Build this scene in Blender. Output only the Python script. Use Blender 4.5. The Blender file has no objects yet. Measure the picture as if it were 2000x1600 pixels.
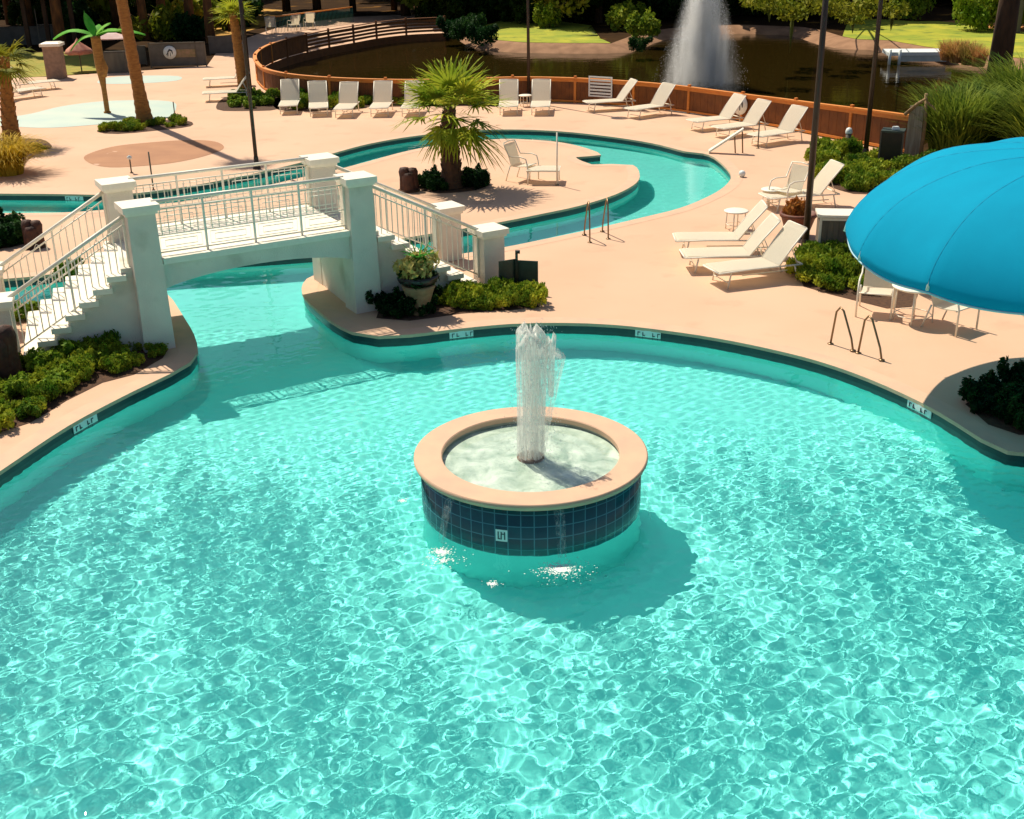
import bpy, math, random
import numpy as np
from mathutils import Matrix, Vector
from mathutils.geometry import tessellate_polygon
S = bpy.context.scene
COL = S.collection
PI = math.pi
# ------------------------------------------------------------------ camera
H = 6.6; FP = 2300.0; TH = math.radians(23); RL = math.radians(1.0)
F = Vector((0, math.cos(TH), -math.sin(TH))); R0 = Vector((1, 0, 0)); U0 = Vector((0, math.sin(TH), math.cos(TH)))
RX = math.cos(RL)*R0 - math.sin(RL)*U0; UX = math.cos(RL)*U0 + math.sin(RL)*R0
cam = bpy.data.cameras.new('camera'); cam_o = bpy.data.objects.new('camera', cam); COL.objects.link(cam_o); S.camera = cam_o
M = Matrix((RX, UX, -F)).transposed().to_4x4(); M.translation = (0, 0, H); cam_o.matrix_world = M
cam.lens = 36*FP/2000; cam.clip_end = 900; cam.clip_start = .1
# ------------------------------------------------------------------ light
EL = math.radians(56); sd = Vector((-1, 1.3, 0)).normalized()
W = bpy.data.worlds.new('World'); S.world = W; W.use_nodes = True
sky = W.node_tree.nodes.new('ShaderNodeTexSky'); sky.sky_type = 'NISHITA'; sky.sun_disc = False
sky.sun_elevation = EL; sky.sun_rotation = math.atan2(sd.x, sd.y); sky.dust_density = 1.5
W.node_tree.links.new(sky.outputs[0], W.node_tree.nodes['Background'].inputs[0])
W.node_tree.nodes['Background'].inputs[1].default_value = .075
sun = bpy.data.lights.new('sun', 'SUN'); sun.energy = 5; sun.angle = math.radians(.5); sun.color = (1, .9, .74)
sun_o = bpy.data.objects.new('sun', sun); COL.objects.link(sun_o)
sun_o.rotation_euler = Vector((sd.x*math.cos(EL), sd.y*math.cos(EL), math.sin(EL))).to_track_quat('Z', 'Y').to_euler()
sun.cycles.is_caustics_light = True
S.view_settings.view_transform = 'Standard'; S.view_settings.look = 'None'; S.view_settings.exposure = .19; S.view_settings.gamma = 1
S.cycles.max_bounces = 8; S.cycles.transparent_max_bounces = 24
S.cycles.sample_clamp_indirect = 6; S.cycles.volume_bounces = 2

def G(x, y, z=0.0):
    """the place on the level z that the photograph shows at this spot"""
    d = F + RX*((x-1000)/FP) - UX*((y-800)/FP)
    return Vector((0, 0, H)) + d*((H-z)/(-d.z))
# ------------------------------------------------------------------ materials
MATS = {}
def mat(name, c1, c2=None, scale=8, rough=.75, bump=0, bscale=None, metal=0, spec=.5, stretch=None, trans=0, detail=4, spots=None):
    if name in MATS: return MATS[name]
    m = bpy.data.materials.new(name); m.use_nodes = True; t = m.node_tree; b = t.nodes['Principled BSDF']
    b.inputs['Roughness'].default_value = rough; b.inputs['Metallic'].default_value = metal
    b.inputs['Specular IOR Level'].default_value = spec
    co = t.nodes.new('ShaderNodeTexCoord'); mp = t.nodes.new('ShaderNodeMapping'); t.links.new(co.outputs['Object'], mp.inputs[0])
    if stretch: mp.inputs['Scale'].default_value = stretch
    c2 = c2 or tuple(v*.85 for v in c1)
    nz = t.nodes.new('ShaderNodeTexNoise'); nz.inputs['Scale'].default_value = scale; nz.inputs['Detail'].default_value = detail
    t.links.new(mp.outputs[0], nz.inputs['Vector'])
    rp = t.nodes.new('ShaderNodeValToRGB'); rp.color_ramp.elements[0].position = .33; rp.color_ramp.elements[1].position = .67
    rp.color_ramp.elements[0].color = (*c1, 1); rp.color_ramp.elements[1].color = (*c2, 1)
    t.links.new(nz.outputs['Fac'], rp.inputs[0]); out = rp.outputs[0]
    if spots:
        n2 = t.nodes.new('ShaderNodeTexNoise'); n2.inputs['Scale'].default_value = spots[1]; n2.inputs['Detail'].default_value = 6
        t.links.new(mp.outputs[0], n2.inputs['Vector'])
        r2 = t.nodes.new('ShaderNodeValToRGB'); r2.color_ramp.elements[0].position = spots[2]; r2.color_ramp.elements[1].position = spots[2]+spots[3]
        r2.color_ramp.elements[0].color = (0, 0, 0, 1); r2.color_ramp.elements[1].color = (1, 1, 1, 1)
        t.links.new(n2.outputs['Fac'], r2.inputs[0])
        mx = t.nodes.new('ShaderNodeMix'); mx.data_type = 'RGBA'; t.links.new(r2.outputs[0], mx.inputs[0])
        t.links.new(out, mx.inputs[6]); mx.inputs[7].default_value = (*spots[0], 1); out = mx.outputs[2]
    t.links.new(out, b.inputs['Base Color'])
    if bump:
        nb = t.nodes.new('ShaderNodeTexNoise'); nb.inputs['Scale'].default_value = bscale or scale*4; nb.inputs['Detail'].default_value = 5
        t.links.new(mp.outputs[0], nb.inputs['Vector'])
        bp = t.nodes.new('ShaderNodeBump'); bp.inputs['Strength'].default_value = bump; bp.inputs['Distance'].default_value = .02
        t.links.new(nb.outputs['Fac'], bp.inputs['Height']); t.links.new(bp.outputs[0], b.inputs['Normal'])
    if trans:
        tr = t.nodes.new('ShaderNodeBsdfTranslucent'); t.links.new(out, tr.inputs[0]); ms = t.nodes.new('ShaderNodeMixShader')
        ms.inputs[0].default_value = trans; o = t.nodes['Material Output']
        t.links.new(b.outputs[0], ms.inputs[1]); t.links.new(tr.outputs[0], ms.inputs[2]); t.links.new(ms.outputs[0], o.inputs[0])
    MATS[name] = m; return m
DECK = mat('peach_deck', (.66, .425, .28), (.59, .375, .24), .35, .85, .2, 60, spots=((.50, .31, .20), 1.1, .58, .25))
COPE = mat('coping_stone', (.67, .43, .28), (.58, .38, .26), 3, .8, .1, 80)
PLAS = mat('pool_plaster', (.23, .86, .785), (.21, .82, .75), 1.2, .8)
TILE = mat('waterline_tile', (.006, .022, .03), (.01, .035, .04), 9, .3)
WHITE = mat('white_stucco', (.78, .72, .60), (.66, .62, .52), 1.6, .85, .35, 45, spots=((.36, .34, .24), 1.1, .55, .25))
PAINT = mat('cream_paint', (.86, .81, .67), (.80, .75, .62), 12, .45)
SLING = mat('white_sling', (.90, .86, .74), (.86, .82, .70), 30, .8, .1, 200, trans=.55)
POLE = mat('bronze_pole', (.025, .014, .008), (.035, .02, .012), 4, .45)
WOODR = mat('orange_rail', (.74, .27, .04), (.62, .20, .03), 5, .6, .1, 30, stretch=(1, 1, 6))
WOODB = mat('brown_board', (.22, .075, .014), (.15, .05, .010), 3, .75, .15, 30, spots=((.22, .09, .02), 2, .6, .2))
SOIL = mat('mulch', (.10, .045, .018), (.05, .022, .01), 14, .95, .6, 40)
TRUNK = mat('palm_bark', (.44, .20, .045), (.28, .12, .03), 6, .9, .8, 18, stretch=(1, 1, 3))
TRUNKD = mat('dark_bark', (.10, .05, .022), (.05, .026, .012), 5, .9, .8, 14, stretch=(1, 1, .3))
TRUNKO = mat('pine_bark', (.30, .12, .035), (.12, .05, .018), 5, .9, .8, 14, stretch=(1, 1, .3))
def leafmat(n, a, b, s=3):
    m = mat(n, a, b, s, .65, trans=.33, spec=.1); t = m.node_tree
    if 'hv' in t.nodes: return m
    oi = t.nodes.new('ShaderNodeObjectInfo'); hv = t.nodes.new('ShaderNodeHueSaturation'); hv.name = 'hv'; mr = t.nodes.new('ShaderNodeMapRange'); m2 = t.nodes.new('ShaderNodeMapRange')
    t.links.new(oi.outputs['Random'], mr.inputs[0]); mr.inputs[3].default_value = .66; mr.inputs[4].default_value = 1.4; t.links.new(mr.outputs[0], hv.inputs['Value'])
    t.links.new(oi.outputs['Random'], m2.inputs[0]); m2.inputs[3].default_value = .52; m2.inputs[4].default_value = .475; t.links.new(m2.outputs[0], hv.inputs['Hue'])
    src = t.nodes['Principled BSDF'].inputs['Base Color'].links[0].from_socket; tgt = [l.to_socket for l in src.links]; t.links.new(src, hv.inputs['Color'])
    for q in tgt: t.links.new(hv.outputs[0], q)
    return m
LSHRUB = leafmat('shrub_leaf', (.07, .17, .012), (.36, .40, .03), 4)
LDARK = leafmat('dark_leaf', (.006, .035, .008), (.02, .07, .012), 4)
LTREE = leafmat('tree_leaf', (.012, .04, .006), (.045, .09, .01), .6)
LYEL = leafmat('yellow_leaf', (.20, .26, .015), (.42, .36, .03), 1.2)
LPALM = leafmat('palm_leaf', (.18, .30, .02), (.46, .48, .04), 2)
LBRT = leafmat('bright_leaf', (.07, .32, .03), (.16, .45, .07), 3)
GOLD = leafmat('golden_shrub_leaf', (.60, .36, .02), (.70, .46, .05), 3)
GRASS = mat('lawn_grass', (.22, .28, .008), (.40, .38, .014), .5, .9, .5, 25, spots=((.08, .14, .006), 1.2, .52, .25))
MUD = mat('shore_mud', (.34, .18, .09), (.22, .11, .05), 1.5, .9, .4, 12)
GROUND = mat('leaf_litter', (.028, .014, .006), (.05, .026, .009), .8, .95, .4, 20, spec=.05, spots=((.34, .16, .03), .35, .62, .1))
BLUE = mat('blue_canvas', (.003, .36, .58), (.003, .33, .54), 1.5, .85, .1, 300, trans=.25, spec=.1)
DKGRN = mat('dark_green_panel', (.03, .055, .04), (.022, .04, .03), 6, .5)
BLACK = mat('black_plastic', (.01, .01, .01), (.02, .016, .012), 9, .4)
TERRA = mat('terracotta', (.17, .045, .02), (.10, .03, .014), 6, .6, .2, 40)
STONE = mat('cast_stone', (.32, .21, .11), (.22, .14, .07), 10, .85, .4, 60)
ROCK = mat('brown_rock', (.09, .03, .012), (.035, .012, .006), 7, .7, .8, 14)
GREYW = mat('weathered_board', (.16, .14, .10), (.10, .09, .07), 4, .85, .3, 30, stretch=(1, 1, .2))
STEEL = mat('bronze_steel', (.20, .12, .06), (.28, .18, .09), 8, .35, metal=.6)
PALE = mat('pale_pool_slab', (.54, .62, .52), (.44, .56, .50), .6, .5)
BRICK = mat('pinkish_brick', (.34, .22, .15), (.24, .16, .11), 6, .9, .2, 30)
PINK = mat('faded_pink_canvas', (.62, .36, .32), (.72, .55, .50), 2, .8)
GREYM = mat('grey_mesh_panel', (.09, .085, .07), (.13, .12, .10), 3, .8)
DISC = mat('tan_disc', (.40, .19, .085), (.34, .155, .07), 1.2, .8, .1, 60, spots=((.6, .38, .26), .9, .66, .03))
MARK = mat('white_marker', (.8, .82, .78), (.7, .78, .76), 12, .5)
INK = mat('dark_ink', (.03, .04, .05), (.04, .05, .06), 8, .6)
LIME = mat('moss', (.30, .32, .06), (.18, .20, .04), 4, .9, trans=.3)
# ------------------------------------------------------------------ mesh helper
class MB:
    def __init__(s): s.v = []; s.f = []; s.sm = []
    def add(s, vs, fs, smooth=False):
        o = len(s.v); s.v += [tuple(v) for v in vs]; s.f += [tuple(i+o for i in f) for f in fs]; s.sm += [smooth]*len(fs); return s
    def box(s, c, size, rz=0, taper=1.0, pitch=0, axis=None):
        hx, hy, hz = size[0]/2, size[1]/2, size[2]/2; vs = []
        for z in (-hz, hz):
            k = taper if z > 0 else 1
            for x, y in ((-hx*k, -hy*k), (hx*k, -hy*k), (hx*k, hy*k), (-hx*k, hy*k)): vs.append(Vector((x, y, z)))
        m = Matrix.Rotation(rz, 3, 'Z') @ Matrix.Rotation(pitch, 3, 'Y')
        vs = [m @ v + Vector(c) for v in vs]
        return s.add(vs, [(0, 3, 2, 1), (4, 5, 6, 7), (0, 1, 5, 4), (1, 2, 6, 5), (2, 3, 7, 6), (3, 0, 4, 7)])
    def tube(s, pts, r, n=8, caps=True, closed=False):
        pts = [Vector(p) for p in pts]; rs = r if isinstance(r, (list, tuple)) else [r]*len(pts); vs = []; N = len(pts)
        prev = None
        for i, p in enumerate(pts):
            if closed: t = pts[(i+1) % N]-pts[i-1]
            else: t = pts[min(i+1, N-1)]-pts[max(i-1, 0)]
            t.normalize()
            a = prev - t*prev.dot(t) if prev else t.orthogonal()
            if a.length < 1e-4: a = t.orthogonal()
            a.normalize(); prev = a; b = t.cross(a)
            for k in range(n):
                th = 2*PI*k/n; vs.append(p + (a*math.cos(th)+b*math.sin(th))*rs[i])
        fs = []
        for i in range(N if closed else N-1):
            j = (i+1) % N
            for k in range(n): fs.append((i*n+k, i*n+(k+1) % n, j*n+(k+1) % n, j*n+k))
        if caps and not closed: fs += [tuple(range(n))[::-1], tuple((N-1)*n+k for k in range(n))]
        return s.add(vs, fs, True)
    def lathe(s, prof, n=32, c=(0, 0, 0), jit=None):
        vs = []; fs = []
        for i, (r, z) in enumerate(prof):
            for k in range(n):
                q = r*(1+(jit(i, k) if jit else 0)); a = 2*PI*k/n
                vs.append((c[0]+q*math.cos(a), c[1]+q*math.sin(a), c[2]+z))
        for i in range(len(prof)-1):
            for k in range(n): fs.append((i*n+k, i*n+(k+1) % n, (i+1)*n+(k+1) % n, (i+1)*n+k))
        return s.add(vs, fs, True)
    def prism(s, poly, z0, z1):
        n = len(poly); vs = [(p[0], p[1], z0) for p in poly]+[(p[0], p[1], z1) for p in poly]
        fs = [tuple(range(n))[::-1], tuple(range(n, 2*n))]+[(i, (i+1) % n, n+(i+1) % n, n+i) for i in range(n)]
        return s.add(vs, fs)
    def build(s, name, m, parent=None, world=False, kind=None):
        me = bpy.data.meshes.new(name); vs = s.v
        if world and parent is not None:
            L = parent.location; c_, s_ = math.cos(-parent.rotation_euler.z), math.sin(-parent.rotation_euler.z)
            vs = [((x-L.x)*c_-(y-L.y)*s_, (x-L.x)*s_+(y-L.y)*c_, z-L.z) for x, y, z in vs]
        me.from_pydata(vs, [], s.f); me.polygons.foreach_set('use_smooth', s.sm); me.materials.append(m); me.update()
        o = bpy.data.objects.new(name, me); COL.objects.link(o)
        if parent is not None: o.parent = parent
        if kind: o['kind'] = kind
        return o
def quads(name, V, m, parent=None):                    # V: (n,4,3) array of quads
    n = len(V); me = bpy.data.meshes.new(name); me.vertices.add(4*n); me.loops.add(4*n); me.polygons.add(n)
    me.vertices.foreach_set('co', np.ascontiguousarray(V, dtype=np.float32).ravel())
    me.loops.foreach_set('vertex_index', np.arange(4*n, dtype=np.int32)); me.polygons.foreach_set('loop_start', np.arange(0, 4*n, 4, dtype=np.int32))
    me.materials.append(m); me.update(calc_edges=True); me.validate()
    o = bpy.data.objects.new(name, me); COL.objects.link(o)
    if parent is not None: o.parent = parent
    return o
def tag(o, label=None, cat=None, group=None, kind=None):
    if label: o['label'] = label
    if cat: o['category'] = cat
    if group: o['group'] = group
    if kind: o['kind'] = kind
    return o
def thing(name, label, cat, loc=(0, 0, 0), rz=0, group=None):
    o = bpy.data.objects.new(name, None); COL.objects.link(o); o.location = loc; o.rotation_euler = (0, 0, rz); o.empty_display_size = .2
    return tag(o, label, cat, group)
def copy_thing(o, loc, rz=0, label=None, scale=None):
    def rec(a, par):
        c = a.copy(); COL.objects.link(c)
        if par is not None: c.parent = par
        for ch in [x for x in a.children]: rec(ch, c)
        return c
    c = rec(o, None); c.location = loc; c.rotation_euler = (0, 0, rz)
    if label: c['label'] = label
    if scale: c.scale = (scale, scale, scale) if not isinstance(scale, tuple) else scale
    return c
def spline(pts, step=.35, closed=True):
    P = [Vector(p[:2]) if not isinstance(p, Vector) else p.xy for p in pts]; out = []; n = len(P)
    for i in range(n if closed else n-1):
        if closed: a, b, c, d = P[i-1], P[i], P[(i+1) % n], P[(i+2) % n]
        else: a, b, c, d = P[max(i-1, 0)], P[i], P[i+1], P[min(i+2, n-1)]
        m = max(1, int((c-b).length/step))
        for k in range(m):
            t = k/m; out.append(.5*((2*b)+(c-a)*t+(2*a-5*b+4*c-d)*t*t+(3*b-a-3*c+d)*t**3))
    if not closed: out.append(P[-1])
    return out
def sheet(name, loops, z, m, kind='structure'):
    L = [[Vector((p[0], p[1], 0)) for p in l] for l in loops]; tr = tessellate_polygon(L)
    vs = [(p.x, p.y, z) for l in L for p in l]; fs = []
    for a, b, c in tr:
        A, B, C = vs[a], vs[b], vs[c]; cr = (B[0]-A[0])*(C[1]-A[1])-(B[1]-A[1])*(C[0]-A[0])
        if abs(cr) < 1e-9: continue
        fs.append((a, b, c) if cr > 0 else (a, c, b))
    mb = MB(); mb.add(vs, fs); return mb.build(name, m, kind=kind)
def inside(poly, X, Y):
    P = np.array([[p[0], p[1]] for p in poly]); r = np.zeros(X.shape, bool); j = len(P)-1
    for i in range(len(P)):
        xi, yi = P[i]; xj, yj = P[j]
        if yi != yj:
            c = ((yi > Y) != (yj > Y)) & (X < (xj-xi)*(Y-yi)/(yj-yi)+xi); r ^= c
        j = i
    return r
def offset(poly, d):
    n = len(poly); out = []
    ar = sum(poly[i][0]*poly[(i+1) % n][1]-poly[(i+1) % n][0]*poly[i][1] for i in range(n)); s = 1 if ar > 0 else -1
    for i in range(n):
        t = (Vector(poly[(i+1) % n][:2])-Vector(poly[i-1][:2]))
        if t.length < 1e-6: out.append(Vector(poly[i][:2])); continue
        t.normalize(); out.append(Vector(poly[i][:2])+Vector((t.y, -t.x))*s*d)
    return out
rng = np.random.default_rng(7); random.seed(7)
# ------------------------------------------------------------------ pools: outlines
g = lambda L: [G(x, y).xy for x, y in L]
ZW = -.14; ZF = -1.1
outer = [Vector((-8.6, 3.2)), Vector((-9.4, 8))] + g([(-250, 1080), (-100, 985), (0, 918), (130, 832), (250, 768), (330, 730), (368, 708), (383, 688), (376, 655), (360, 627), (343, 600), (325, 577),
    (290, 565), (200, 582), (100, 597), (0, 608), (-200, 622), (-600, 645), (-1000, 560), (-900, 430), (-600, 380), (-200, 377), (0, 378), (120, 379), (210, 380), (300, 374), (400, 358), (500, 338), (600, 314), (655, 298), (720, 281), (800, 267), (900, 256), (1000, 253),
    (1100, 257), (1200, 268), (1280, 281), (1340, 296), (1375, 300), (1397, 308), (1420, 328), (1430, 345), (1420, 362), (1390, 382), (1330, 407), (1250, 427), (1160, 448), (1060, 469), (985, 484), (880, 500),
    (760, 518), (680, 528), (630, 531), (602, 545), (592, 563), (598, 582), (620, 603), (650, 627), (690, 648), (740, 656), (800, 653), (900, 641), (1000, 632), (1100, 630), (1200, 634), (1300, 645), (1400, 660),
    (1500, 680), (1600, 705), (1700, 740), (1800, 785), (1870, 825), (1920, 857), (1970, 880), (2030, 886), (2110, 880), (2250, 850)]) + [Vector((12.5, 13)), Vector((13.5, 8)), Vector((11, 3.2))]
island = g([(-600, 450), (-500, 420), (-200, 417), (0, 417), (120, 416), (200, 411), (300, 402), (400, 388), (500, 368), (600, 345), (663, 331), (720, 316), (790, 297), (860, 283), (930, 275), (1000, 272), (1080, 277), (1130, 286), (1166, 298), (1172, 303),
    (1150, 305), (1123, 307), (1135, 315), (1155, 322), (1195, 321), (1235, 323), (1247, 340), (1240, 358), (1200, 380), (1130, 402), (1060, 417), (985, 432), (900, 447), (800, 463), (720, 478), (640, 492), (500, 503), (300, 515), (120, 533),
    (0, 545), (-300, 560), (-600, 540), (-680, 490)])
OUT = spline(outer, .3); ISL = spline(island, .3)
def wall(name, loop, z0, z1, m, flip=False, rec=False):
    n = len(loop); vs = [(p[0], p[1], z0) for p in loop]+[(p[0], p[1], z1) for p in loop]
    mb = MB(); mb.add(vs, [(i, (i+1) % n, n+(i+1) % n, n+i) for i in range(n)], True); o = mb.build(name, m, kind='structure')
    o.cycles.is_caustics_receiver = rec; return o
for loop, nm, sg in ((OUT, 'pool_wall', 1), (ISL, 'island_wall', -1)):
    wall(nm, loop, ZF-.02, -.30, PLAS, rec=True)
    wall('tile_band', offset(loop, -.006*sg), -.32, -.05, TILE, rec=True)
floor = sheet('pool_floor', [offset(OUT, .01)], ZF, PLAS); floor.cycles.is_caustics_receiver = True
def coping(loop, w, name):
    a = offset(loop, w); b = offset(loop, -.03 if w > 0 else .03); n = len(loop); z1, z0 = .004, -.05
    vs = [(p[0], p[1], z1) for p in a]+[(p[0], p[1], z1) for p in b]+[(p[0], p[1], z0) for p in b]+[(p[0], p[1], z0) for p in a]+[(p[0], p[1], -.02) for p in a]
    fs = []
    for i in range(n):
        j = (i+1) % n
        fs += [(i, j, n+j, n+i), (n+i, n+j, 2*n+j, 2*n+i), (2*n+i, 2*n+j, 3*n+j, 3*n+i)]
    MB().add(vs, fs).build(name, COPE, kind='structure')
coping(OUT, .28, 'pool_coping'); coping(ISL, -.28, 'island_coping')
sheet('island_deck', [ISL], 0, DECK)
# ------------------------------------------------------------------ water surface
wr = np.random.default_rng(3); WV = []
for lam, n, s in ((.95, 5, .007), (.50, 8, .014), (.27, 9, .020), (.16, 9, .017), (.10, 8, .012)):
    for i in range(n):
        a = wr.uniform(0, 2*PI); l_ = lam*wr.uniform(.78, 1.28); k = 2*PI/l_; WV.append((s*lam*.33, k*math.cos(a), k*math.sin(a), wr.uniform(0, 6.28), lam))
def height(X, Y):
    Z = np.zeros_like(X); near = np.clip((13.2-Y)/5.5, 0, 1); far = np.clip((Y-13.6)/3.0, 0, 1)
    patch = 1+.12*np.sin(.55*X+.9*Y+1)*np.sin(.8*X-.5*Y+2)+.08*np.sin(1.7*X+1.1*Y)
    for a, kx, ky, p, lam in WV:
        w = (.22+.62*near) if lam > .3 else (.50+.36*near) if lam > .2 else (.92-.22*near); w = w*(1-.70*far)
        if lam < .12: w = np.where(Y < 16.5, w, 0)
        Z += a*w*np.sin(kx*X+ky*Y+p)
    D = np.hypot(X-.22, Y-13.1); Z = Z*patch*(1-.5*np.exp(-np.clip(D-1.4, 0, 9)*1.1)) + .003*np.sin(D*14)*np.exp(-np.clip(D-1.4, 0, 9)*1.0)
    return Z+ZW
def grid(x0, x1, y0, y1, st):
    X, Y = np.meshgrid(np.arange(x0, x1+st/2, st), np.arange(y0, y1+st/2, st)); ny, nx = X.shape
    o = offset(OUT, .12); ok = inside(o, X, Y)
    oi = offset(ISL, -.12); isl = inside(oi, X, Y); ok &= ~isl
    Z = height(X, Y); idx = np.arange(nx*ny).reshape(ny, nx)
    q = np.stack([idx[:-1, :-1], idx[:-1, 1:], idx[1:, 1:], idx[1:, :-1]], -1).reshape(-1, 4)
    okf = (ok[:-1, :-1] & ok[:-1, 1:] & ok[1:, 1:] & ok[1:, :-1]).ravel()
    return np.stack([X, Y, Z], -1).reshape(-1, 3), q[okf]
YS = 21.0
A = grid(-12, 13.4, 3.4, YS, .024); B = grid(-30, 12, YS, 40, .08)
V = np.concatenate([A[0], B[0]]); Q = np.concatenate([A[1], B[1]+len(A[0])])
used, inv = np.unique(Q, return_inverse=True); V = V[used]; Q = inv.reshape(-1, 4)
me = bpy.data.meshes.new('pool_water'); me.vertices.add(len(V)); me.loops.add(len(Q)*4); me.polygons.add(len(Q))
me.vertices.foreach_set('co', V.astype(np.float32).ravel()); me.loops.foreach_set('vertex_index', Q.astype(np.int32).ravel())
me.polygons.foreach_set('loop_start', np.arange(0, len(Q)*4, 4, dtype=np.int32)); me.update(calc_edges=True); me.shade_smooth()
water = bpy.data.objects.new('pool_water', me); COL.objects.link(water); water['kind'] = 'structure'; water.cycles.is_caustics_caster = True
m = bpy.data.materials.new('pool_water'); m.use_nodes = True; t = m.node_tree; t.nodes.clear()
gl = t.nodes.new('ShaderNodeBsdfGlass'); gl.inputs['IOR'].default_value = 1.33; gl.inputs['Roughness'].default_value = 0; gl.inputs['Color'].default_value = (.92, 1, 1, 1)
o = t.nodes.new('ShaderNodeOutputMaterial'); t.links.new(gl.outputs[0], o.inputs[0]); me.materials.append(m)
# ------------------------------------------------------------------ fence line, deck, pond, ground
FT = [(868, 33), (800, 36), (740, 42), (690, 50), (640, 58), (590, 68), (550, 78), (520, 89), (503, 100), (498, 110), (503, 122), (520, 134), (560, 143), (620, 149), (700, 153), (800, 155), (900, 153), (1000, 150), (1100, 151), (1200, 156),
      (1300, 164), (1400, 176), (1500, 189), (1600, 202), (1700, 214), (1785, 225)]
FH = lambda x: .9+.2*min(1, max(0, (x-1480)/300))
FL = spline([G(x, y, FH(x)).xy for x, y in FT], .5, closed=False)
deckP = [Vector((-60, 40)), Vector((-45, 52)), *g([(-300, 158), (0, 152), (100, 150), (200, 143), (310, 136), (405, 128), (425, 100), (480, 75), (560, 48), (690, 33), (860, 26)])] + FL + [*g([(1850, 300), (2100, 330), (2600, 400)]), Vector((40, 24)), Vector((40, -6)), Vector((-60, -6))]
sheet('deck', [deckP, offset(OUT, .0)], 0, DECK)
shore_far = [G(x, y, -.4).xy for x, y in [(884, 62), (900, 82), (935, 97), (1000, 103), (1100, 105), (1180, 105), (1232, 103), (1262, 92), (1300, 78), (1380, 68), (1450, 66), (1540, 70), (1600, 88), (1640, 96), (1700, 98), (1760, 110), (1830, 121), (1900, 131), (2000, 140), (2300, 165), (2500, 200), (2300, 245), (2050, 262), (1900, 262), (1830, 262)]]
SF = spline(shore_far, 1.5, closed=False)
pondP = [FL[0]] + SF + [FL[-1]] + FL[::-1][1:-1]
top = []
for i, p in enumerate(SF):
    tt = SF[min(i+1, len(SF)-1)]-SF[max(i-1, 0)]; tt.normalize(); nrm = Vector((-tt.y, tt.x)); top.append(p+nrm*1.3)
hole = deckP[:deckP.index(FL[0])] + [FL[0]] + top + [FL[-1]] + deckP[deckP.index(FL[-1])+1:]
big = [Vector((-160, -30)), Vector((170, -30)), Vector((170, 230)), Vector((-160, 230))]
sheet('ground', [big, hole], -.004, GROUND)
n = len(SF); vs = [(p.x, p.y, -.004) for p in top]+[(p.x*.5+q.x*.5, p.y*.5+q.y*.5, -.16) for p, q in zip(top, SF)]+[(p.x, p.y, -.42) for p in SF]+[(p.x-(q.x-p.x), p.y-(q.y-p.y), -1.2) for p, q in zip(SF, top)]
fs = [(r*n+i, r*n+i+1, (r+1)*n+i+1, (r+1)*n+i) for r in range(3) for i in range(n-1)]
MB().add(vs, fs, True).build('pond_bank', MUD, kind='structure')
MB().add([(p.x, p.y, 0) for p in FL]+[(p.x, p.y, -1.3) for p in FL], [(i, i+1, len(FL)+i+1, len(FL)+i) for i in range(len(FL)-1)]).build('pond_retaining_edge', WOODB, kind='structure')
pond = sheet('pond_water', [pondP], -.4, BLACK)
m = bpy.data.materials.new('pond_water'); m.use_nodes = True; t = m.node_tree; b = t.nodes['Principled BSDF']
b.inputs['Base Color'].default_value = (.024, .015, .003, 1); b.inputs['Roughness'].default_value = .07; b.inputs['IOR'].default_value = 1.33
nz = t.nodes.new('ShaderNodeTexNoise'); nz.inputs['Scale'].default_value = 1.1; nz.inputs['Detail'].default_value = 4
mp = t.nodes.new('ShaderNodeMapping'); mp.inputs['Scale'].default_value = (1, 2.2, 1); co = t.nodes.new('ShaderNodeTexCoord')
bp = t.nodes.new('ShaderNodeBump'); bp.inputs['Strength'].default_value = .2; bp.inputs['Distance'].default_value = .05
t.links.new(co.outputs['Object'], mp.inputs[0]); t.links.new(mp.outputs[0], nz.inputs[0]); t.links.new(nz.outputs[0], bp.inputs['Height']); t.links.new(bp.outputs[0], b.inputs['Normal'])
pond.data.materials[0] = m
# lawn: rolling strip behind the far bank
def lawn(i0, i1, w0, w1, rows=8):
    seg = top[i0:i1]; vs = []; k = len(seg)
    for r in range(rows+1):
        for j, p in enumerate(seg):
            i = i0+j; tt = SF[min(i+1, len(SF)-1)]-SF[max(i-1, 0)]; tt.normalize(); e = max(.02, math.sin(PI*(j+.3)/(k-.4)))**.4*(1+.06*math.sin(j*1.7))
            q = p+Vector((-tt.y*.25, abs(tt.x)*.3+.75)).normalized()*((w0+(w1-w0)*j/k)*e*r/rows); vs.append((q.x, q.y, .01+.02*r*(1 if r < 4 else .5)))
    MB().add(vs, [(r*k+j, r*k+j+1, (r+1)*k+j+1, (r+1)*k+j) for r in range(rows) for j in range(k-1)], True).build('lawn', GRASS, kind='structure')
def nearest(x, y): q = G(x, y, -.4).xy; return min(range(len(SF)), key=lambda i: (SF[i]-q).length)
lawn(nearest(890, 70), nearest(1268, 90), 14, 13); lawn(nearest(1590, 86), nearest(2300, 165), 13, 18)
def blob_sheet(name, pts, z, m, kind='structure', step=.4): return sheet(name, [spline([G(x, y).xy for x, y in pts], step)], z, m, kind)
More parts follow.
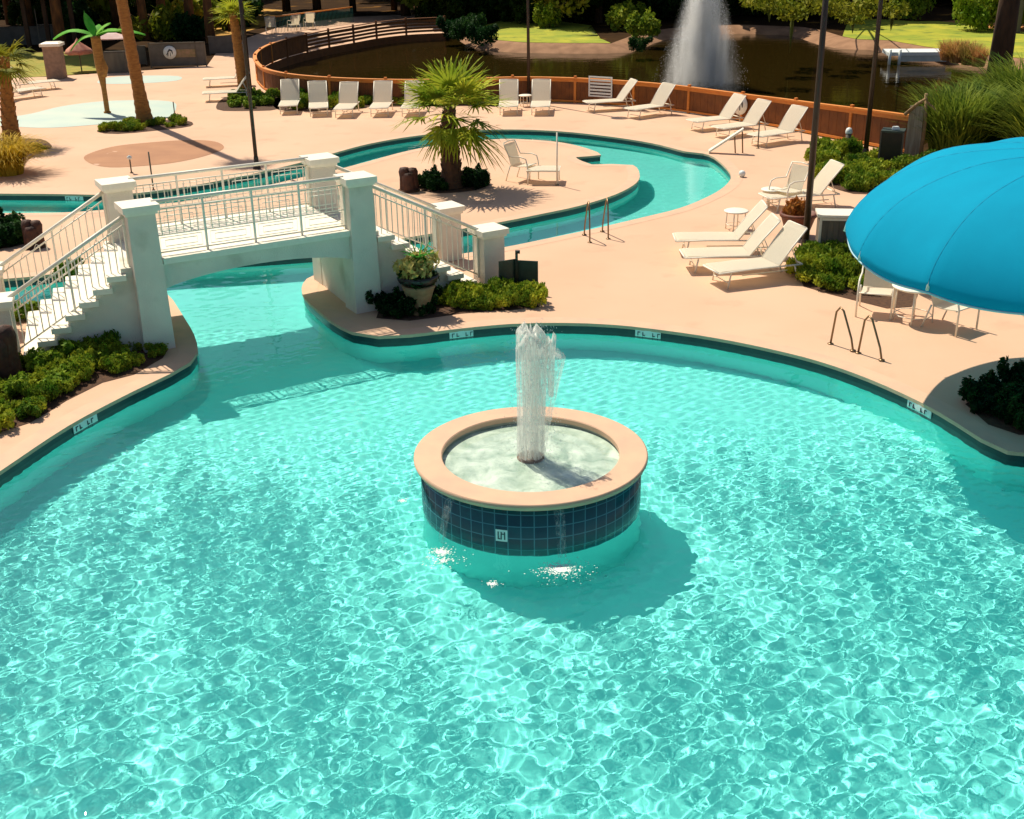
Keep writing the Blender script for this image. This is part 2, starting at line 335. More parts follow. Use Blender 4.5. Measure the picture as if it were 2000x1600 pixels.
BEDS = [[(-60, 856), (0, 845), (60, 826), (130, 783), (200, 748), (262, 732), (318, 700), (333, 676), (280, 668), (200, 678), (120, 694), (20, 706), (-60, 712)],
        [(742, 600), (735, 622), (800, 627), (900, 613), (1000, 606), (1053, 600), (1035, 575), (985, 562), (900, 560), (820, 570)],
        [(190, 258), (230, 262), (300, 256), (372, 247), (365, 236), (290, 236), (210, 246)], [(-40, 300), (40, 300), (100, 290), (80, 272), (20, 272), (-40, 280)],
        [(424, 214), (480, 217), (545, 213), (548, 190), (500, 182), (440, 190)], [(545, 215), (650, 216), (700, 210), (860, 208), (1000, 206), (980, 195), (800, 197), (560, 190)],
        [(1585, 300), (1592, 345), (1640, 372), (1700, 380), (1800, 360), (1850, 320), (1760, 300), (1660, 296)], [(1560, 520), (1570, 560), (1620, 575), (1680, 590), (1780, 600), (1790, 500), (1700, 470), (1600, 478), (1555, 490)],
        [(1885, 790), (1930, 830), (1990, 850), (2100, 850), (2200, 800), (2100, 745), (1990, 755), (1920, 770)], [(815, 368), (860, 378), (930, 372), (958, 362), (930, 350), (860, 350)], [(-40, 490), (20, 484), (52, 476), (40, 462), (-40, 462)]]
for b_ in BEDS: blob_sheet('planting_bed', b_, .006, SOIL)
blob_sheet('round_tan_patch', [(166, 305), (178, 320), (215, 327), (270, 325), (340, 318), (400, 305), (437, 290), (420, 277), (370, 274), (300, 278), (220, 287)], .006, DISC, step=.2)  # flat tan disc with paler spots, just above the deck
blob_sheet('splash_pad', [(30, 248), (100, 250), (200, 243), (320, 232), (345, 208), (330, 198), (280, 196), (200, 198), (120, 208), (40, 226), (-100, 240)], .006, PALE)
blob_sheet('small_splash_pad', [(192, 163), (260, 164), (345, 158), (348, 149), (280, 148), (210, 152)], .006, PALE)
blob_sheet('pine_straw', [(1765, 56), (1850, 42), (1930, 44), (2060, 62), (2060, 72), (1900, 58)], .03, mat('pine_straw', (.5, .2, .035), (.3, .12, .03), 1.5, .9))
blob_sheet('pine_straw', [(325, 56), (335, 18), (470, 16), (580, 24), (540, 44), (430, 70)], .006, mat('golden_straw', (.55, .30, .03), (.36, .17, .02), 1.2, .9))
blob_sheet('side_lawn', [(-80, 152), (60, 151), (180, 143), (250, 138), (240, 104), (120, 102), (-80, 112)], .008, mat('olive_grass', (.22, .24, .02), (.34, .26, .03), 1.4, .9, .4, 20))
# ------------------------------------------------------------------ bridge
def Wp(x, y, z): v = G(x, y, z); return Vector((v.x, v.y, 0))
P1, P2, P5, P7 = Vector((-5.9, 18.52, 0)), Vector((-2.65, 20.37, 0)), Vector((-.39, 21.72, 0)), Vector((-8.12, 17.77, 0))
P3, P4, P6, P8 = Vector((-6.78, 20.30, 0)), Vector((-3.53, 22.15, 0)), Vector((-1.27, 23.6, 0)), Vector((-8.98, 19.56, 0))
br = thing('arched_footbridge', 'white arched footbridge with pillars, stairs and railings over the pool channel', 'footbridge', (P1+P4)/2)
ang = lambda a, b: math.atan2((b-a).y, (b-a).x)
ua = (P2-P1).normalized(); na = Vector((-ua.y, ua.x, 0)); rs = ang(P1, P2)
def pillar(p, h, w, rz, tb=1.0):
    o = MB().box((p.x, p.y, h/2-.1), (w*tb, w*tb, h), rz, taper=1/tb).build('pillar', WHITE, br, True)
    MB().box((p.x, p.y, h-.07), (w+.07, w+.07, .06), rz).box((p.x, p.y, h+.0), (w+.14, w+.14, .10), rz).build('cap', PAINT, o).parent = o
    o.children[0].location = -br.location
    return o
for p in (P1, P2): pillar(p, 2.36, .44, rs, 1.14)
for p in (P3, P4): pillar(p, 2.36, .44, rs)
for p in (P5, P6): pillar(p, 1.06, .44, ang(P2, P5))
for p in (P7, P8): pillar(p, 1.06, .44, ang(P7, P1))
ZD = 1.5; hw = .22
# span with arched soffit
N = 14; A0 = P1+ua*.2; A1 = P2-ua*.2; vs = []; fs = []
wid = (P3-P1)
for i in range(N+1):
    t = i/N; p = A0.lerp(A1, t); arch = .97+.19*(1-(2*t-1)**2)**.8
    for q, z in ((p-na*.12, ZD-.1), (p+wid+na*.12, ZD-.1), (p+wid+na*.12, arch), (p-na*.12, arch)): vs.append((q.x, q.y, z))
for i in range(N):
    for k in range(4): fs.append((i*4+k, i*4+(k+1) % 4, (i+1)*4+(k+1) % 4, (i+1)*4+k))
MB().add(vs, fs).build('span', WHITE, br, True)
c = (A0+A1)/2+wid/2
MB().box((c.x, c.y, ZD-.05), ((A1-A0).length, wid.length+.34, .1), rs).build('walking_surface', PAINT, br, True)
def block(pts, z0, z1, m, name, par=br): return MB().prism([(p.x, p.y) for p in pts], z0, z1).build(name, m, par, True)
# abutment walls under the span ends
for a, b_, s in ((P1, P3, -1), (P2, P4, 1)):
    a2, b2 = a+(b_-a).normalized()*.2, b_-(b_-a).normalized()*.2
    block([a2-ua*.2*s*0-ua*.2, a2+ua*.2, b2+ua*.2, b2-ua*.2], -.02, ZD-.11, WHITE, 'abutment')
def flight(a, b_, c, d, n=8):       # a->b front line going down, c->d back line
    la = (b_-a).length; u = (b_-a).normalized(); rz = ang(a, b_); w = (c-a); wl = w.length; run = (la-.44)/n; rise = ZD/n; uc = (d-c).normalized()
    nn = Vector((-u.y, u.x, 0)); sgn = 1 if nn.dot(w) > 0 else -1; nn *= sgn
    mb = MB(); wb = MB()
    for i in range(n-1):
        z = ZD-rise*(i+1); s0 = .22+run*i
        p = a+u*(s0+run/2)-nn*.16; q = c+uc*(s0+run/2)+nn*.16; ctr = (p+q)/2
        mb.box((ctr.x, ctr.y, z-.045), (run+.06, (q-p).length+.08, .09), rz)
        p = a+u*(s0+run/2)-nn*.1; q = c+uc*(s0+run/2)+nn*.1; ctr = (p+q)/2
        wb.box((ctr.x, ctr.y, (z-.07)/2-.01), (run, (q-p).length, z-.07+.02), rz)
    p = a+u*.12-nn*.1; q = c+uc*.12+nn*.1; ctr = (p+q)/2; wb.box((ctr.x, ctr.y, (ZD-.1)/2), (.28, (q-p).length-.004, ZD-.1), rz)
    o = wb.build('stair_flight', WHITE, br, True)
    tr = mb.build('treads', PAINT, br, True); tr.parent = o
flight(P1, P7, P3, P8); flight(P2, P5, P4, P6)
def railing(a, b_, za, zb, h, kind, posts, trim=.22):
    u = (b_-a).normalized(); L = (b_-a).length-2*trim; a = a+u*trim; rz = ang(a, b_); sl = (zb-za)/L
    P = lambda s, z: Vector((a.x+u.x*s, a.y+u.y*s, za+sl*s+z))
    R_ = bpy.data.objects.new('railing', None); COL.objects.link(R_); R_.parent = br
    def sub(mb, name): o = mb.build(name, PAINT, br, True); o.parent = R_; return o
    sub(MB().tube([P(0, h), P(L, h)], .032, 8).tube([P(0, h-.13), P(L, h-.13)], .014, 6), 'handrail')
    sub(MB().tube([P(0, .06), P(L, .06)], .016, 6), 'bottom_rail')
    for i in range(posts+1):
        s = min(max(L*i/posts, .02), L-.02); p = P(s, 0); q = P(s, h); sub(MB().box(((p+q)/2), (.035, .035, h), rz), 'post')
    mb = MB()
    for i in range(posts):
        s0, s1 = L*i/posts, L*(i+1)/posts; w = s1-s0; n = max(3, int(w/.105))
        if kind == 'panel':
            mb.tube([P(s0+.02, .34), P(s1-.02, .34)], .010, 5)
            for j in range(1, n):
                s = s0+w*j/n; mb.tube([P(s, .34), P(s, h-.13)], .009, 5, False)
            for q in range(3):                     # nested frames
                e = .10+.075*q; zt, zb_ = h-.18-.075*q, .40+.07*q
                if zt-zb_ > .05: mb.tube([P(s0+e, zb_), P(s1-e, zb_), P(s1-e, zt), P(s0+e, zt)], .008, 5, closed=True)
                e2 = .07+.08*q; a1, b1 = .10+.05*q, .30-.05*q
                if b1 > a1: mb.tube([P(s0+e2, a1), P(s1-e2, a1), P(s1-e2, b1), P(s0+e2, b1)], .007, 5, closed=True)
        else:
            for j in range(1, n):
                s = s0+w*j/n; mb.tube([P(s, .06), P(s, h-.13)], .010, 5, False)
                if j % 2 == 0: mb.tube([P(s, h-.13), P(s+.05, h-.06), P(s+.1, h-.13)], .006, 4, False)
    sub(mb, 'balusters')
for a, b_ in ((P1, P2), (P3, P4)): railing(a-na*.0, b_, ZD, ZD, .9, 'panel', 4)
for a, b_ in ((P1, P7), (P3, P8), (P2, P5), (P4, P6)): railing(a, b_, ZD-.2, .16, .93, 'stair', 2)
# ------------------------------------------------------------------ fountain in the pool
fc = Vector((.22, 13.12, 0)); RF = 1.43
fo = thing('round_fountain', 'round tiled fountain bowl with peach rim and white water jet in the pool', 'fountain', fc)
def tilemat():
    m = bpy.data.materials.new('navy_tile'); m.use_nodes = True; t = m.node_tree; b = t.nodes['Principled BSDF']; b.inputs['Roughness'].default_value = .18
    co = t.nodes.new('ShaderNodeTexCoord'); br_ = t.nodes.new('ShaderNodeTexBrick'); br_.offset = 0
    sp = t.nodes.new('ShaderNodeSeparateXYZ'); at = t.nodes.new('ShaderNodeMath'); at.operation = 'ARCTAN2'; t.links.new(co.outputs['Object'], sp.inputs[0])
    t.links.new(sp.outputs['Y'], at.inputs[0]); t.links.new(sp.outputs['X'], at.inputs[1])
    ml = t.nodes.new('ShaderNodeMath'); ml.operation = 'MULTIPLY'; ml.inputs[1].default_value = 1.36; t.links.new(at.outputs[0], ml.inputs[0])
    cb = t.nodes.new('ShaderNodeCombineXYZ'); t.links.new(ml.outputs[0], cb.inputs[0]); t.links.new(sp.outputs['Z'], cb.inputs[1]); t.links.new(cb.outputs[0], br_.inputs[0])
    for k, v in (('Scale', 1), ('Brick Width', .152), ('Row Height', .152), ('Mortar Size', .007), ('Bias', 0), ('Mortar Smooth', .2)): br_.inputs[k].default_value = v
    br_.inputs['Color1'].default_value = (.008, .065, .085, 1); br_.inputs['Color2'].default_value = (.016, .10, .115, 1); br_.inputs['Mortar'].default_value = (.07, .26, .30, 1)
    t.links.new(br_.outputs['Color'], b.inputs['Base Color']); return m
NAVY = tilemat()
body = MB().lathe([(1.12, .30), (1.12, .40), (1.36, .40), (1.36, -.31)], 96).build('tiled_wall', NAVY, fo)
lw = MB().lathe([(1.355, -.30), (1.355, -1.25)], 96).build('lower_wall', PLAS, fo); lw.cycles.is_caustics_receiver = True; body.cycles.is_caustics_receiver = True
MB().lathe([(1.09, .40), (1.09, .458)], 96).lathe([(1.09, .458), (1.102, .47)], 96).lathe([(1.102, .47), (RF-.012, .47)], 96).lathe([(RF-.012, .47), (RF+.004, .46), (RF+.006, .43)], 96).lathe([(RF+.006, .43), (RF-.004, .422), (RF-.012, .39)], 96).lathe([(RF-.012, .39), (1.36, .388)], 96).build('rim', COPE, fo)
MB().lathe([(1.115, .40), (1.115, .2), (.0, .12)], 64).build('bowl', mat('bowl_plaster', (.42, .45, .33), (.55, .56, .42), 2.5, .6), fo)
def bw(i, k): return 0
pr = [(1.113-1.113*i/20, .355+.008*math.sin(i*1.7)+(.03 if i > 16 else 0)) for i in range(21)]
bowlw = MB().lathe(pr, 72, jit=None).build('bowl_water', PALE, fo)
m = bpy.data.materials.new('bowl_water'); m.use_nodes = True; t = m.node_tree; b = t.nodes['Principled BSDF']; b.inputs['Roughness'].default_value = .12
nz = t.nodes.new('ShaderNodeTexNoise'); nz.inputs['Scale'].default_value = 3.2; nz.inputs['Detail'].default_value = 6; nz.inputs['Distortion'].default_value = .8
rp = t.nodes.new('ShaderNodeValToRGB'); e = rp.color_ramp.elements; e[0].position = .34; e[0].color = (.30, .42, .33, 1); e[1].position = .66; e[1].color = (.62, .74, .62, 1)
co = t.nodes.new('ShaderNodeTexCoord'); t.links.new(co.outputs['Object'], nz.inputs[0]); t.links.new(nz.outputs[0], rp.inputs[0]); t.links.new(rp.outputs[0], b.inputs['Base Color'])
n2 = t.nodes.new('ShaderNodeTexNoise'); n2.inputs['Scale'].default_value = 14; bp = t.nodes.new('ShaderNodeBump'); bp.inputs['Strength'].default_value = .35; bp.inputs['Distance'].default_value = .04
t.links.new(co.outputs['Object'], n2.inputs[0]); t.links.new(n2.outputs[0], bp.inputs['Height']); t.links.new(bp.outputs[0], b.inputs['Normal']); bowlw.data.materials[0] = m
MB().lathe([(.0, .42), (.14, .42), (.17, .40), (.17, .28), (.2, .27), (.2, .22)], 20).build('nozzle', mat('nozzle_metal', (.18, .11, .07), (.3, .25, .2), 14, .5), fo)
def watermat(name, dens, sc, stretch, col=(.86, .88, .84)):
    m = bpy.data.materials.new(name); m.use_nodes = True; t = m.node_tree; b = t.nodes['Principled BSDF']; b.inputs['Base Color'].default_value = (*col, 1); b.inputs['Roughness'].default_value = .35
    tl = t.nodes.new('ShaderNodeBsdfTranslucent'); tl.inputs[0].default_value = (*col, 1); mm = t.nodes.new('ShaderNodeMixShader'); mm.inputs[0].default_value = .5
    t.links.new(b.outputs[0], mm.inputs[1]); t.links.new(tl.outputs[0], mm.inputs[2])
    tp = t.nodes.new('ShaderNodeBsdfTransparent'); m2 = t.nodes.new('ShaderNodeMixShader'); co = t.nodes.new('ShaderNodeTexCoord'); mp = t.nodes.new('ShaderNodeMapping'); mp.inputs['Scale'].default_value = stretch
    nz = t.nodes.new('ShaderNodeTexNoise'); nz.inputs['Scale'].default_value = sc; nz.inputs['Detail'].default_value = 5
    mr = t.nodes.new('ShaderNodeMapRange'); mr.inputs[1].default_value = .35; mr.inputs[2].default_value = .65; mr.inputs[3].default_value = dens[0]; mr.inputs[4].default_value = dens[1]
    t.links.new(co.outputs['Object'], mp.inputs[0]); t.links.new(mp.outputs[0], nz.inputs[0]); t.links.new(nz.outputs[0], mr.inputs[0]); t.links.new(mr.outputs[0], m2.inputs[0])
    t.links.new(tp.outputs[0], m2.inputs[1]); t.links.new(mm.outputs[0], m2.inputs[2]); t.links.new(m2.outputs[0], t.nodes['Material Output'].inputs[0]); return m
JET = watermat('jet_water', (.12, .85), 13, (4, 4, .22)); MIST = watermat('jet_mist', (.0, .45), 8, (3, 3, .6)); SPOUT = watermat('spout_water', (.0, .35), 14, (3, 3, .4))
jr = np.random.default_rng(5)
def column(cx, cy, r0, r1, z0, z1, lean, n=26, ph=0, rag=.16):
    mb = MB(); rows = 44; vs = []; fs = []
    for i in range(rows+1):
        t = i/rows
        for k in range(n):
            a = 2*PI*k/n; zt = z1+rag*(.5*math.sin(3*a+ph)+.35*math.sin(7*a+1.3*ph)+.25*math.sin(11*a+2))
            z = z0+(zt-z0)*t; r = (r0+(r1-r0)*t**1.2)*(1+.07*math.sin(5*a+ph+t*2)+.05*math.sin(9*a-t*5+ph))*(1 if t < .93 else max(.25, 1-(t-.93)/.07*.6)); vs.append((cx+lean*t+r*math.cos(a), cy+r*math.sin(a)*.9, z))
    for i in range(rows):
        for k in range(n): fs.append((i*n+k, i*n+(k+1) % n, (i+1)*n+(k+1) % n, (i+1)*n+k))
    top_ = len(vs); vs.append((cx+lean, cy, z1-.05)); fs += [(rows*n+k, rows*n+(k+1) % n, top_) for k in range(n)]
    return mb.add(vs, fs, True)
jt = column(0, 0, .16, .19, .38, 2.02, .02).build('water_jet', JET, fo)
column(0, 0, .09, .10, .38, 1.9, .02, ph=4).build('inner_jet', JET, jt)
column(.08, .03, .10, .24, .45, 1.75, .12, ph=2, rag=.1).build('falling_sheet', MIST, jt)
column(.25, -.02, .03, .07, 1.2, 1.93, .0, n=12, ph=1, rag=.1).build('side_plume', JET, jt)
dr = MB()
for i in range(3200):
    a = jr.uniform(0, 2*PI); z = jr.uniform(.35, 2.1); r = abs(jr.normal(0, .09+.05*(2.1-z))) + .08; s = jr.uniform(.002, .0065)
    p = Vector((r*math.cos(a)+.05, r*math.sin(a), z)); dr.add([p+Vector((s, 0, 0)), p+Vector((-s*.5, s, 0)), p+Vector((-s*.5, -s, 0)), p+Vector((0, 0, s*2.5))], [(0, 1, 3), (1, 2, 3), (2, 0, 3), (0, 2, 1)])
dr.build('droplets', mat('white_foam', (.86, .88, .84), (.78, .84, .82), 20, .5), jt)['kind'] = 'stuff'
FOAM = mat('pool_foam', (.62, .72, .68), (.72, .78, .74), 20, .5)
spouts = []
for px, py in ((873, 1085), (1095, 1112), (1250, 1040), (795, 980)):
    q = G(px, py-30, ZW).xy-fc.xy; a = math.atan2(q.y, q.x); spouts.append(a)
    vs = []; rows = 10; w = .13
    for i in range(rows+1):
        t = i/rows; r = 1.385+.19*t; z = .37-(.37-ZW)*t**1.7
        for k in (-1, -.33, .33, 1): aa = a+k*w*.5/r*(1-.2*t); vs.append((r*math.cos(aa), r*math.sin(aa), z))
    MB().add(vs, [(i*4+k, i*4+k+1, i*4+k+5, i*4+k+4) for i in range(rows) for k in range(3)], True).build('water_spout', SPOUT, fo)
# spill slot lettering tile on the bowl
a = math.atan2(*(lambda q: (q.y, q.x))(G(975, 1058, .05).xy-fc.xy)); th_ = -PI/2-.27
tl = MB(); rr = 1.364
def onface(mb, s0, s1, z0, z1, r): 
    vs = [(r*math.cos(th_+s/rr), r*math.sin(th_+s/rr), z) for s, z in ((s0, z0), (s1, z0), (s1, z1), (s0, z1))]; mb.add(vs, [(0, 1, 2, 3)])
mk = MB(); onface(mk, -.07, .07, -.045, .105, rr+.004); mk = mk.build('marker_tile', MARK, fo)
ink = MB()
for s in (-.045, -.01, .03): onface(ink, s, s+.014, -.02, .08, rr+.007)
onface(ink, -.045, -.012, -.02, -.006, rr+.007); onface(ink, .0, .04, .045, .058, rr+.007); ink.build('lettering', INK, mk)
fm = MB()
def foam(cx, cy, R_, n):
    for i in range(n):
        a = jr.uniform(0, 2*PI); r = R_*abs(jr.normal(0, .5)); s = jr.uniform(.004, .014)*(1-.4*min(1, r/R_)); x, y = cx+r*math.cos(a)*1.3, cy+r*math.sin(a)
        k = 6; h_ = s*.5; z = float(height(np.array([x]), np.array([y]))[0]); fm.add([(x+s*math.cos(2*PI*j/k)*jr.uniform(.6, 1.4), y+s*math.sin(2*PI*j/k)*jr.uniform(.6, 1.3), z) for j in range(k)]+[(x, y, z+h_)], [(j, (j+1) % k, k) for j in range(k)], True)
for px, py, R_, n_ in ((862, 1078, .13, 320), (1092, 1110, .18, 520), (962, 1140, .08, 110), (787, 978, .06, 90), (865, 1095, .26, 160), (1100, 1115, .34, 220)):
    q = G(px, py, ZW); foam(q.x, q.y, R_, n_)
tag(fm.build('foam', FOAM), kind='stuff')
# ------------------------------------------------------------------ markers, drains
def marker(px, py, L, label):
    i = min(range(len(OUT)), key=lambda i: (OUT[i]-G(px, py).xy).length); u = (OUT[(i+1) % len(OUT)]-OUT[i-1]).normalized(); p = OUT[i]
    nrm = Vector((0, 0)) ; q1 = offset(OUT, -.035)[i]; o = thing('depth_marker', label, 'pool marker', (q1.x, q1.y, -.12), math.atan2(u.y, u.x), 'white depth markers set in the pool tile band')
    dn = (q1-p).normalized(); sgn = 1 if Matrix.Rotation(-math.atan2(u.y, u.x), 2) @ dn @ Vector((0, 1)) > 0 else -1
    MB().box((0, -.01*sgn, 0), (L, .012, .15)).build('plate', MARK, o)
    mb = MB(); n = int(L/.08)
    for k in range(n):
        x = -L/2+.05+k*(L-.1)/(n-1)
        if k % 3 != 2: mb.box((x, .0*sgn, .01), (.012, .01, .07)).box((x+.02, 0, .04-(k % 2)*.05), (.04, .01, .012))
    mb.build('lettering', INK, o)
marker(885, 642, .42, 'white depth marker on the far pool edge, left of the water jet'); marker(1258, 640, .45, 'white depth marker on the far pool edge, right of the water jet')
marker(165, 812, .5, 'white depth marker on the pool edge below the left shrub bed'); marker(1815, 793, .5, 'white depth marker on the pool edge in the canopy shadow')
marker(140, 380, .5, 'white depth marker on the far edge of the left river pool')
for px, py, lb in ((1145, 662, 'dark oval drain low in the pool behind the jet'), (1690, 772, 'dark oval drain in the pool near the two grab rails'), (200, 832, 'dark oval drain in the pool below the left shrubs'),
                   (1270, 318, 'dark oval river drain, farthest of the three'), (1273, 333, 'dark oval river drain, middle of the three'), (1336, 345, 'dark oval river drain, rightmost of the three')):
    q = G(px, py, -1.0); p = [(q.x+.15*math.cos(k*PI/8), q.y+.15*math.sin(k*PI/8)) for k in range(16)]
    o = MB().prism(p, ZF+.002, ZF+.03).build('floor_drain', INK); o.cycles.is_caustics_receiver = True; tag(o, lb, 'drain', 'dark drains on the pool floor')
# ------------------------------------------------------------------ handrails
def grab(px, py, h, ln, rz, label, group):
    p = G(px, py); o = thing('grab_rail', label, 'grab rail', p, rz, group)
    MB().tube([(0, 0, 0), (.02, 0, .3*h), (.12*ln, 0, .86*h), (.26*ln, 0, h), (.40*ln, 0, .93*h), (.8*ln, 0, .3*h), (.9*ln, 0, .02), (.92*ln, 0, -.15)], .017, 8).build('bent_tube', STEEL, o)
    MB().lathe([(.05, 0), (.05, .012), (.022, .02)], 14).build('base_plate', STEEL, o)
    MB().lathe([(.05, 0), (.05, .012), (.022, .02)], 14, (.9*ln, 0, .012)).build('base_plate', STEEL, o)
gr = 'bent metal grab rails at the pool edge'
grab(1622, 672, .66, .5, 2.2+PI, 'left grab rail of the pair beside the large pool', gr); grab(1676, 690, .66, .5, 2.2+PI, 'right grab rail of the pair beside the large pool', gr)
grab(1152, 474, .85, .7, 1.7, 'left grab rail of the pair at the river pool', gr); grab(1188, 467, .85, .7, 1.7, 'right grab rail of the pair at the river pool', gr)
# ------------------------------------------------------------------ loungers
def strip(path, w, th=.02):
    n = len(path); vs = []
    for x, z in path: vs += [(x, -w/2, z), (x, w/2, z), (x, w/2, z-th), (x, -w/2, z-th)]
    fs = [(0, 1, 2, 3), ((n-1)*4+3, (n-1)*4+2, (n-1)*4+1, (n-1)*4)]
    for i in range(n-1):
        for k in range(4): fs.append((i*4+k, (i+1)*4+k, (i+1)*4+(k+1) % 4, i*4+(k+1) % 4))
    return MB().add(vs, fs)
def make_lounger():
    o = thing('sun_lounger', 'x', 'sun lounger', (0, 0, 0), 0, 'white sling loungers around the pool deck')
    B_ = (.57, .93)
    strip([(-1.25, .33), (-1.2, .345), (0, .335)], .62).build('seat', SLING, o)
    strip([(.0, .34), (.24, .66), (.46, .93), (.54, 1.01)], .62).build('backrest', SLING, o)
    f = MB()
    for y in (-.325, .325): f.tube([(-1.27, y, .31), (-.6, y, .325), (.5, y, .31)], .018, 6).tube([(0, y, .33), (.24, y, .65), (.54, y, 1.0)], .016, 6)
    f.tube([(-1.27, -.3, .31), (-1.27, .3, .31)], .018, 6).tube([(.54, -.3, 1.0), (.54, .3, 1.0)], .016, 6).tube([(.5, -.3, .31), (.5, .3, .31)], .018, 6)
    for y in (-.27, .27): f.tube([(.26, y, .66), (.42, y, .31)], .01, 5)
    f.build('frame', PAINT, o)
    for x, dx in ((-1.0, -.06), (.35, .08)):
        for y in (-.30, .30): MB().tube([(x, y, .31), (x+dx, y, 0)], .017, 6).build('leg', PAINT, o)
    MB().box((-.1, 0, .12), (1.0, .02, .02)).tube([(-1.04, -.3, .1), (-1.04, .3, .1)], .012, 5).build('stretcher', PAINT, o)
    return o
L0 = make_lounger(); first = True
def lounger(foot, bend, label, scale=1):
    global first
    a = G(*foot, .33); b_ = G(*bend, .33); rz = math.atan2((b_-a).y, (b_-a).x); loc = (b_.x, b_.y, 0)
    if first: L0.location = loc; L0.rotation_euler = (0, 0, rz); L0['label'] = label; first = False; return L0
    return copy_thing(L0, loc, rz, label)
R = 'white lounger in the row along the brown fence, '
for ft, bn, lb in (((562, 206), (567, 196), R+'leftmost, half in the greenery'), ((622, 212), (622, 200), R+'second from the left end'), ((668, 214), (680, 202), R+'third from the left end'), ((738, 212), (747, 200), R+'fourth from the left end'),
                   ((800, 211), (808, 200), R+'fifth, behind the island palm'), ((993, 208), (994, 197), R+'just left of the middle lamp post'), ((1055, 208), (1057, 197), R+'just right of the middle lamp post'), ((1160, 198), (1210, 195), R+'below the white slatted sign'),
                   ((1240, 211), (1283, 205), R+'second right of the slatted sign'), ((1366, 234), (1416, 229), R+'in front of the round white emblem'), ((1406, 248), (1464, 241), R+'second from the right end'), ((1480, 263), (1534, 255), R+'rightmost, left of the tall lamp post')):
    lounger(ft, bn, lb)
R = 'white lounger near the blue canopy, '
lounger((1335, 462), (1438, 461), R+'farthest of the three in a row'); lounger((1345, 494), (1458, 491), R+'middle of the three in a row'); lounger((1395, 524), (1505, 511), R+'nearest of the three in a row')
lounger((1478, 383), (1590, 375), 'white lounger behind the tall lamp post, below the green shrubs')
lounger((95, 158), (52, 162), 'pale lounger at the left edge, nearest to the brick pillar'); lounger((70, 172), (25, 178), 'pale lounger at the left edge behind the palm trunk')
lounger((418, 180), (462, 178), 'pale lounger left of the second palm trunk, nearest'); lounger((416, 153), (458, 151), 'pale lounger left of the second palm trunk, farther')
o = thing('footstool', 'low white sling footstool on the palm island beside the thin pole', 'footstool', G(1062, 356), -.1)
strip([(-.42, .36), (-.38, .375), (.38, .375), (.42, .36)], .62).build('seat', SLING, o); MB().tube([(-.42, -.32, .35), (.42, -.32, .35), (.42, .32, .35), (-.42, .32, .35)], .018, 6, closed=True).build('frame', PAINT, o)
for x in (-.38, .38):
    for y in (-.3, .3): MB().tube([(x, y, .35), (x*1.04, y*1.04, 0)], .016, 6).build('leg', PAINT, o)
# ------------------------------------------------------------------ chairs and tables
def make_chair():
    o = thing('patio_chair', 'x', 'chair', (0, 0, 0), 0, 'white sling chairs')
    strip([(-.24, .43), (0, .40), (.22, .41)], .50).build('seat', SLING, o); strip([(.22, .42), (.30, .65), (.40, .95)], .50).build('backrest', SLING, o)
    for y in (-.29, .29): MB().tube([(-.30, y, 0), (-.30, y, .45), (-.25, y, .62), (-.1, y, .66), (.25, y, .64), (.36, y, .85), (.42, y, .98)], .017, 7).build('side_frame', PAINT, o)
    for y in (-.29, .29): MB().tube([(.22, y, .42), (.36, y, 0)], .016, 6).build('leg', PAINT, o)
    MB().tube([(.42, -.29, .98), (.44, 0, 1.0), (.42, .29, .98)], .016, 6).tube([(-.25, -.29, .42), (-.25, .29, .42)], .014, 6).build('cross_rail', PAINT, o)
    return o
C0 = make_chair(); cf = True
def chair(px, py, rz, label):
    global cf
    p = G(px, py)
    if cf: C0.location = p; C0.rotation_euler = (0, 0, rz); C0['label'] = label; cf = False
    else: copy_thing(C0, p, rz, label)
chair(1708, 612, 1.2, 'white chair tucked under the left edge of the blue canopy'); chair(1856, 642, 2.2, 'white chair under the near edge of the blue canopy')
chair(1022, 352, 2.6, 'white chair on the palm island beside the footstool'); chair(1535, 405, .6, 'white chair left of the tall lamp post by the brown pot'); chair(1788, 560, -1.8, 'white chair deep under the blue canopy')
def table(px, py, r, h, label):
    o = thing('side_table', label, 'table', G(px, py), .4, 'white round tables')
    MB().lathe([(0, h-.03), (r-.02, h-.03), (r, h-.015), (r, h), (r-.02, h+.01), (0, h+.01)], 28).build('tabletop', PAINT, o)
    for k in range(4):
        a = PI/4+k*PI/2; MB().tube([(r*.75*math.cos(a), r*.75*math.sin(a), h-.03), (r*.8*math.cos(a), r*.8*math.sin(a), 0)], .014, 6).build('leg', PAINT, o)
    MB().tube([(r*.78*math.cos(k*PI/4), r*.78*math.sin(k*PI/4), .12) for k in range(8)], .009, 5, closed=True).build('ring', PAINT, o)
table(1782, 626, .40, .62, 'round white table under the blue canopy between the chairs'); table(1436, 448, .27, .42, 'small round table beside the farthest of the three near loungers')
table(1505, 402, .25, .40, 'small round table left of the white chair by the lamp post'); table(1026, 208, .24, .4, 'small round table between the loungers at the middle lamp post')
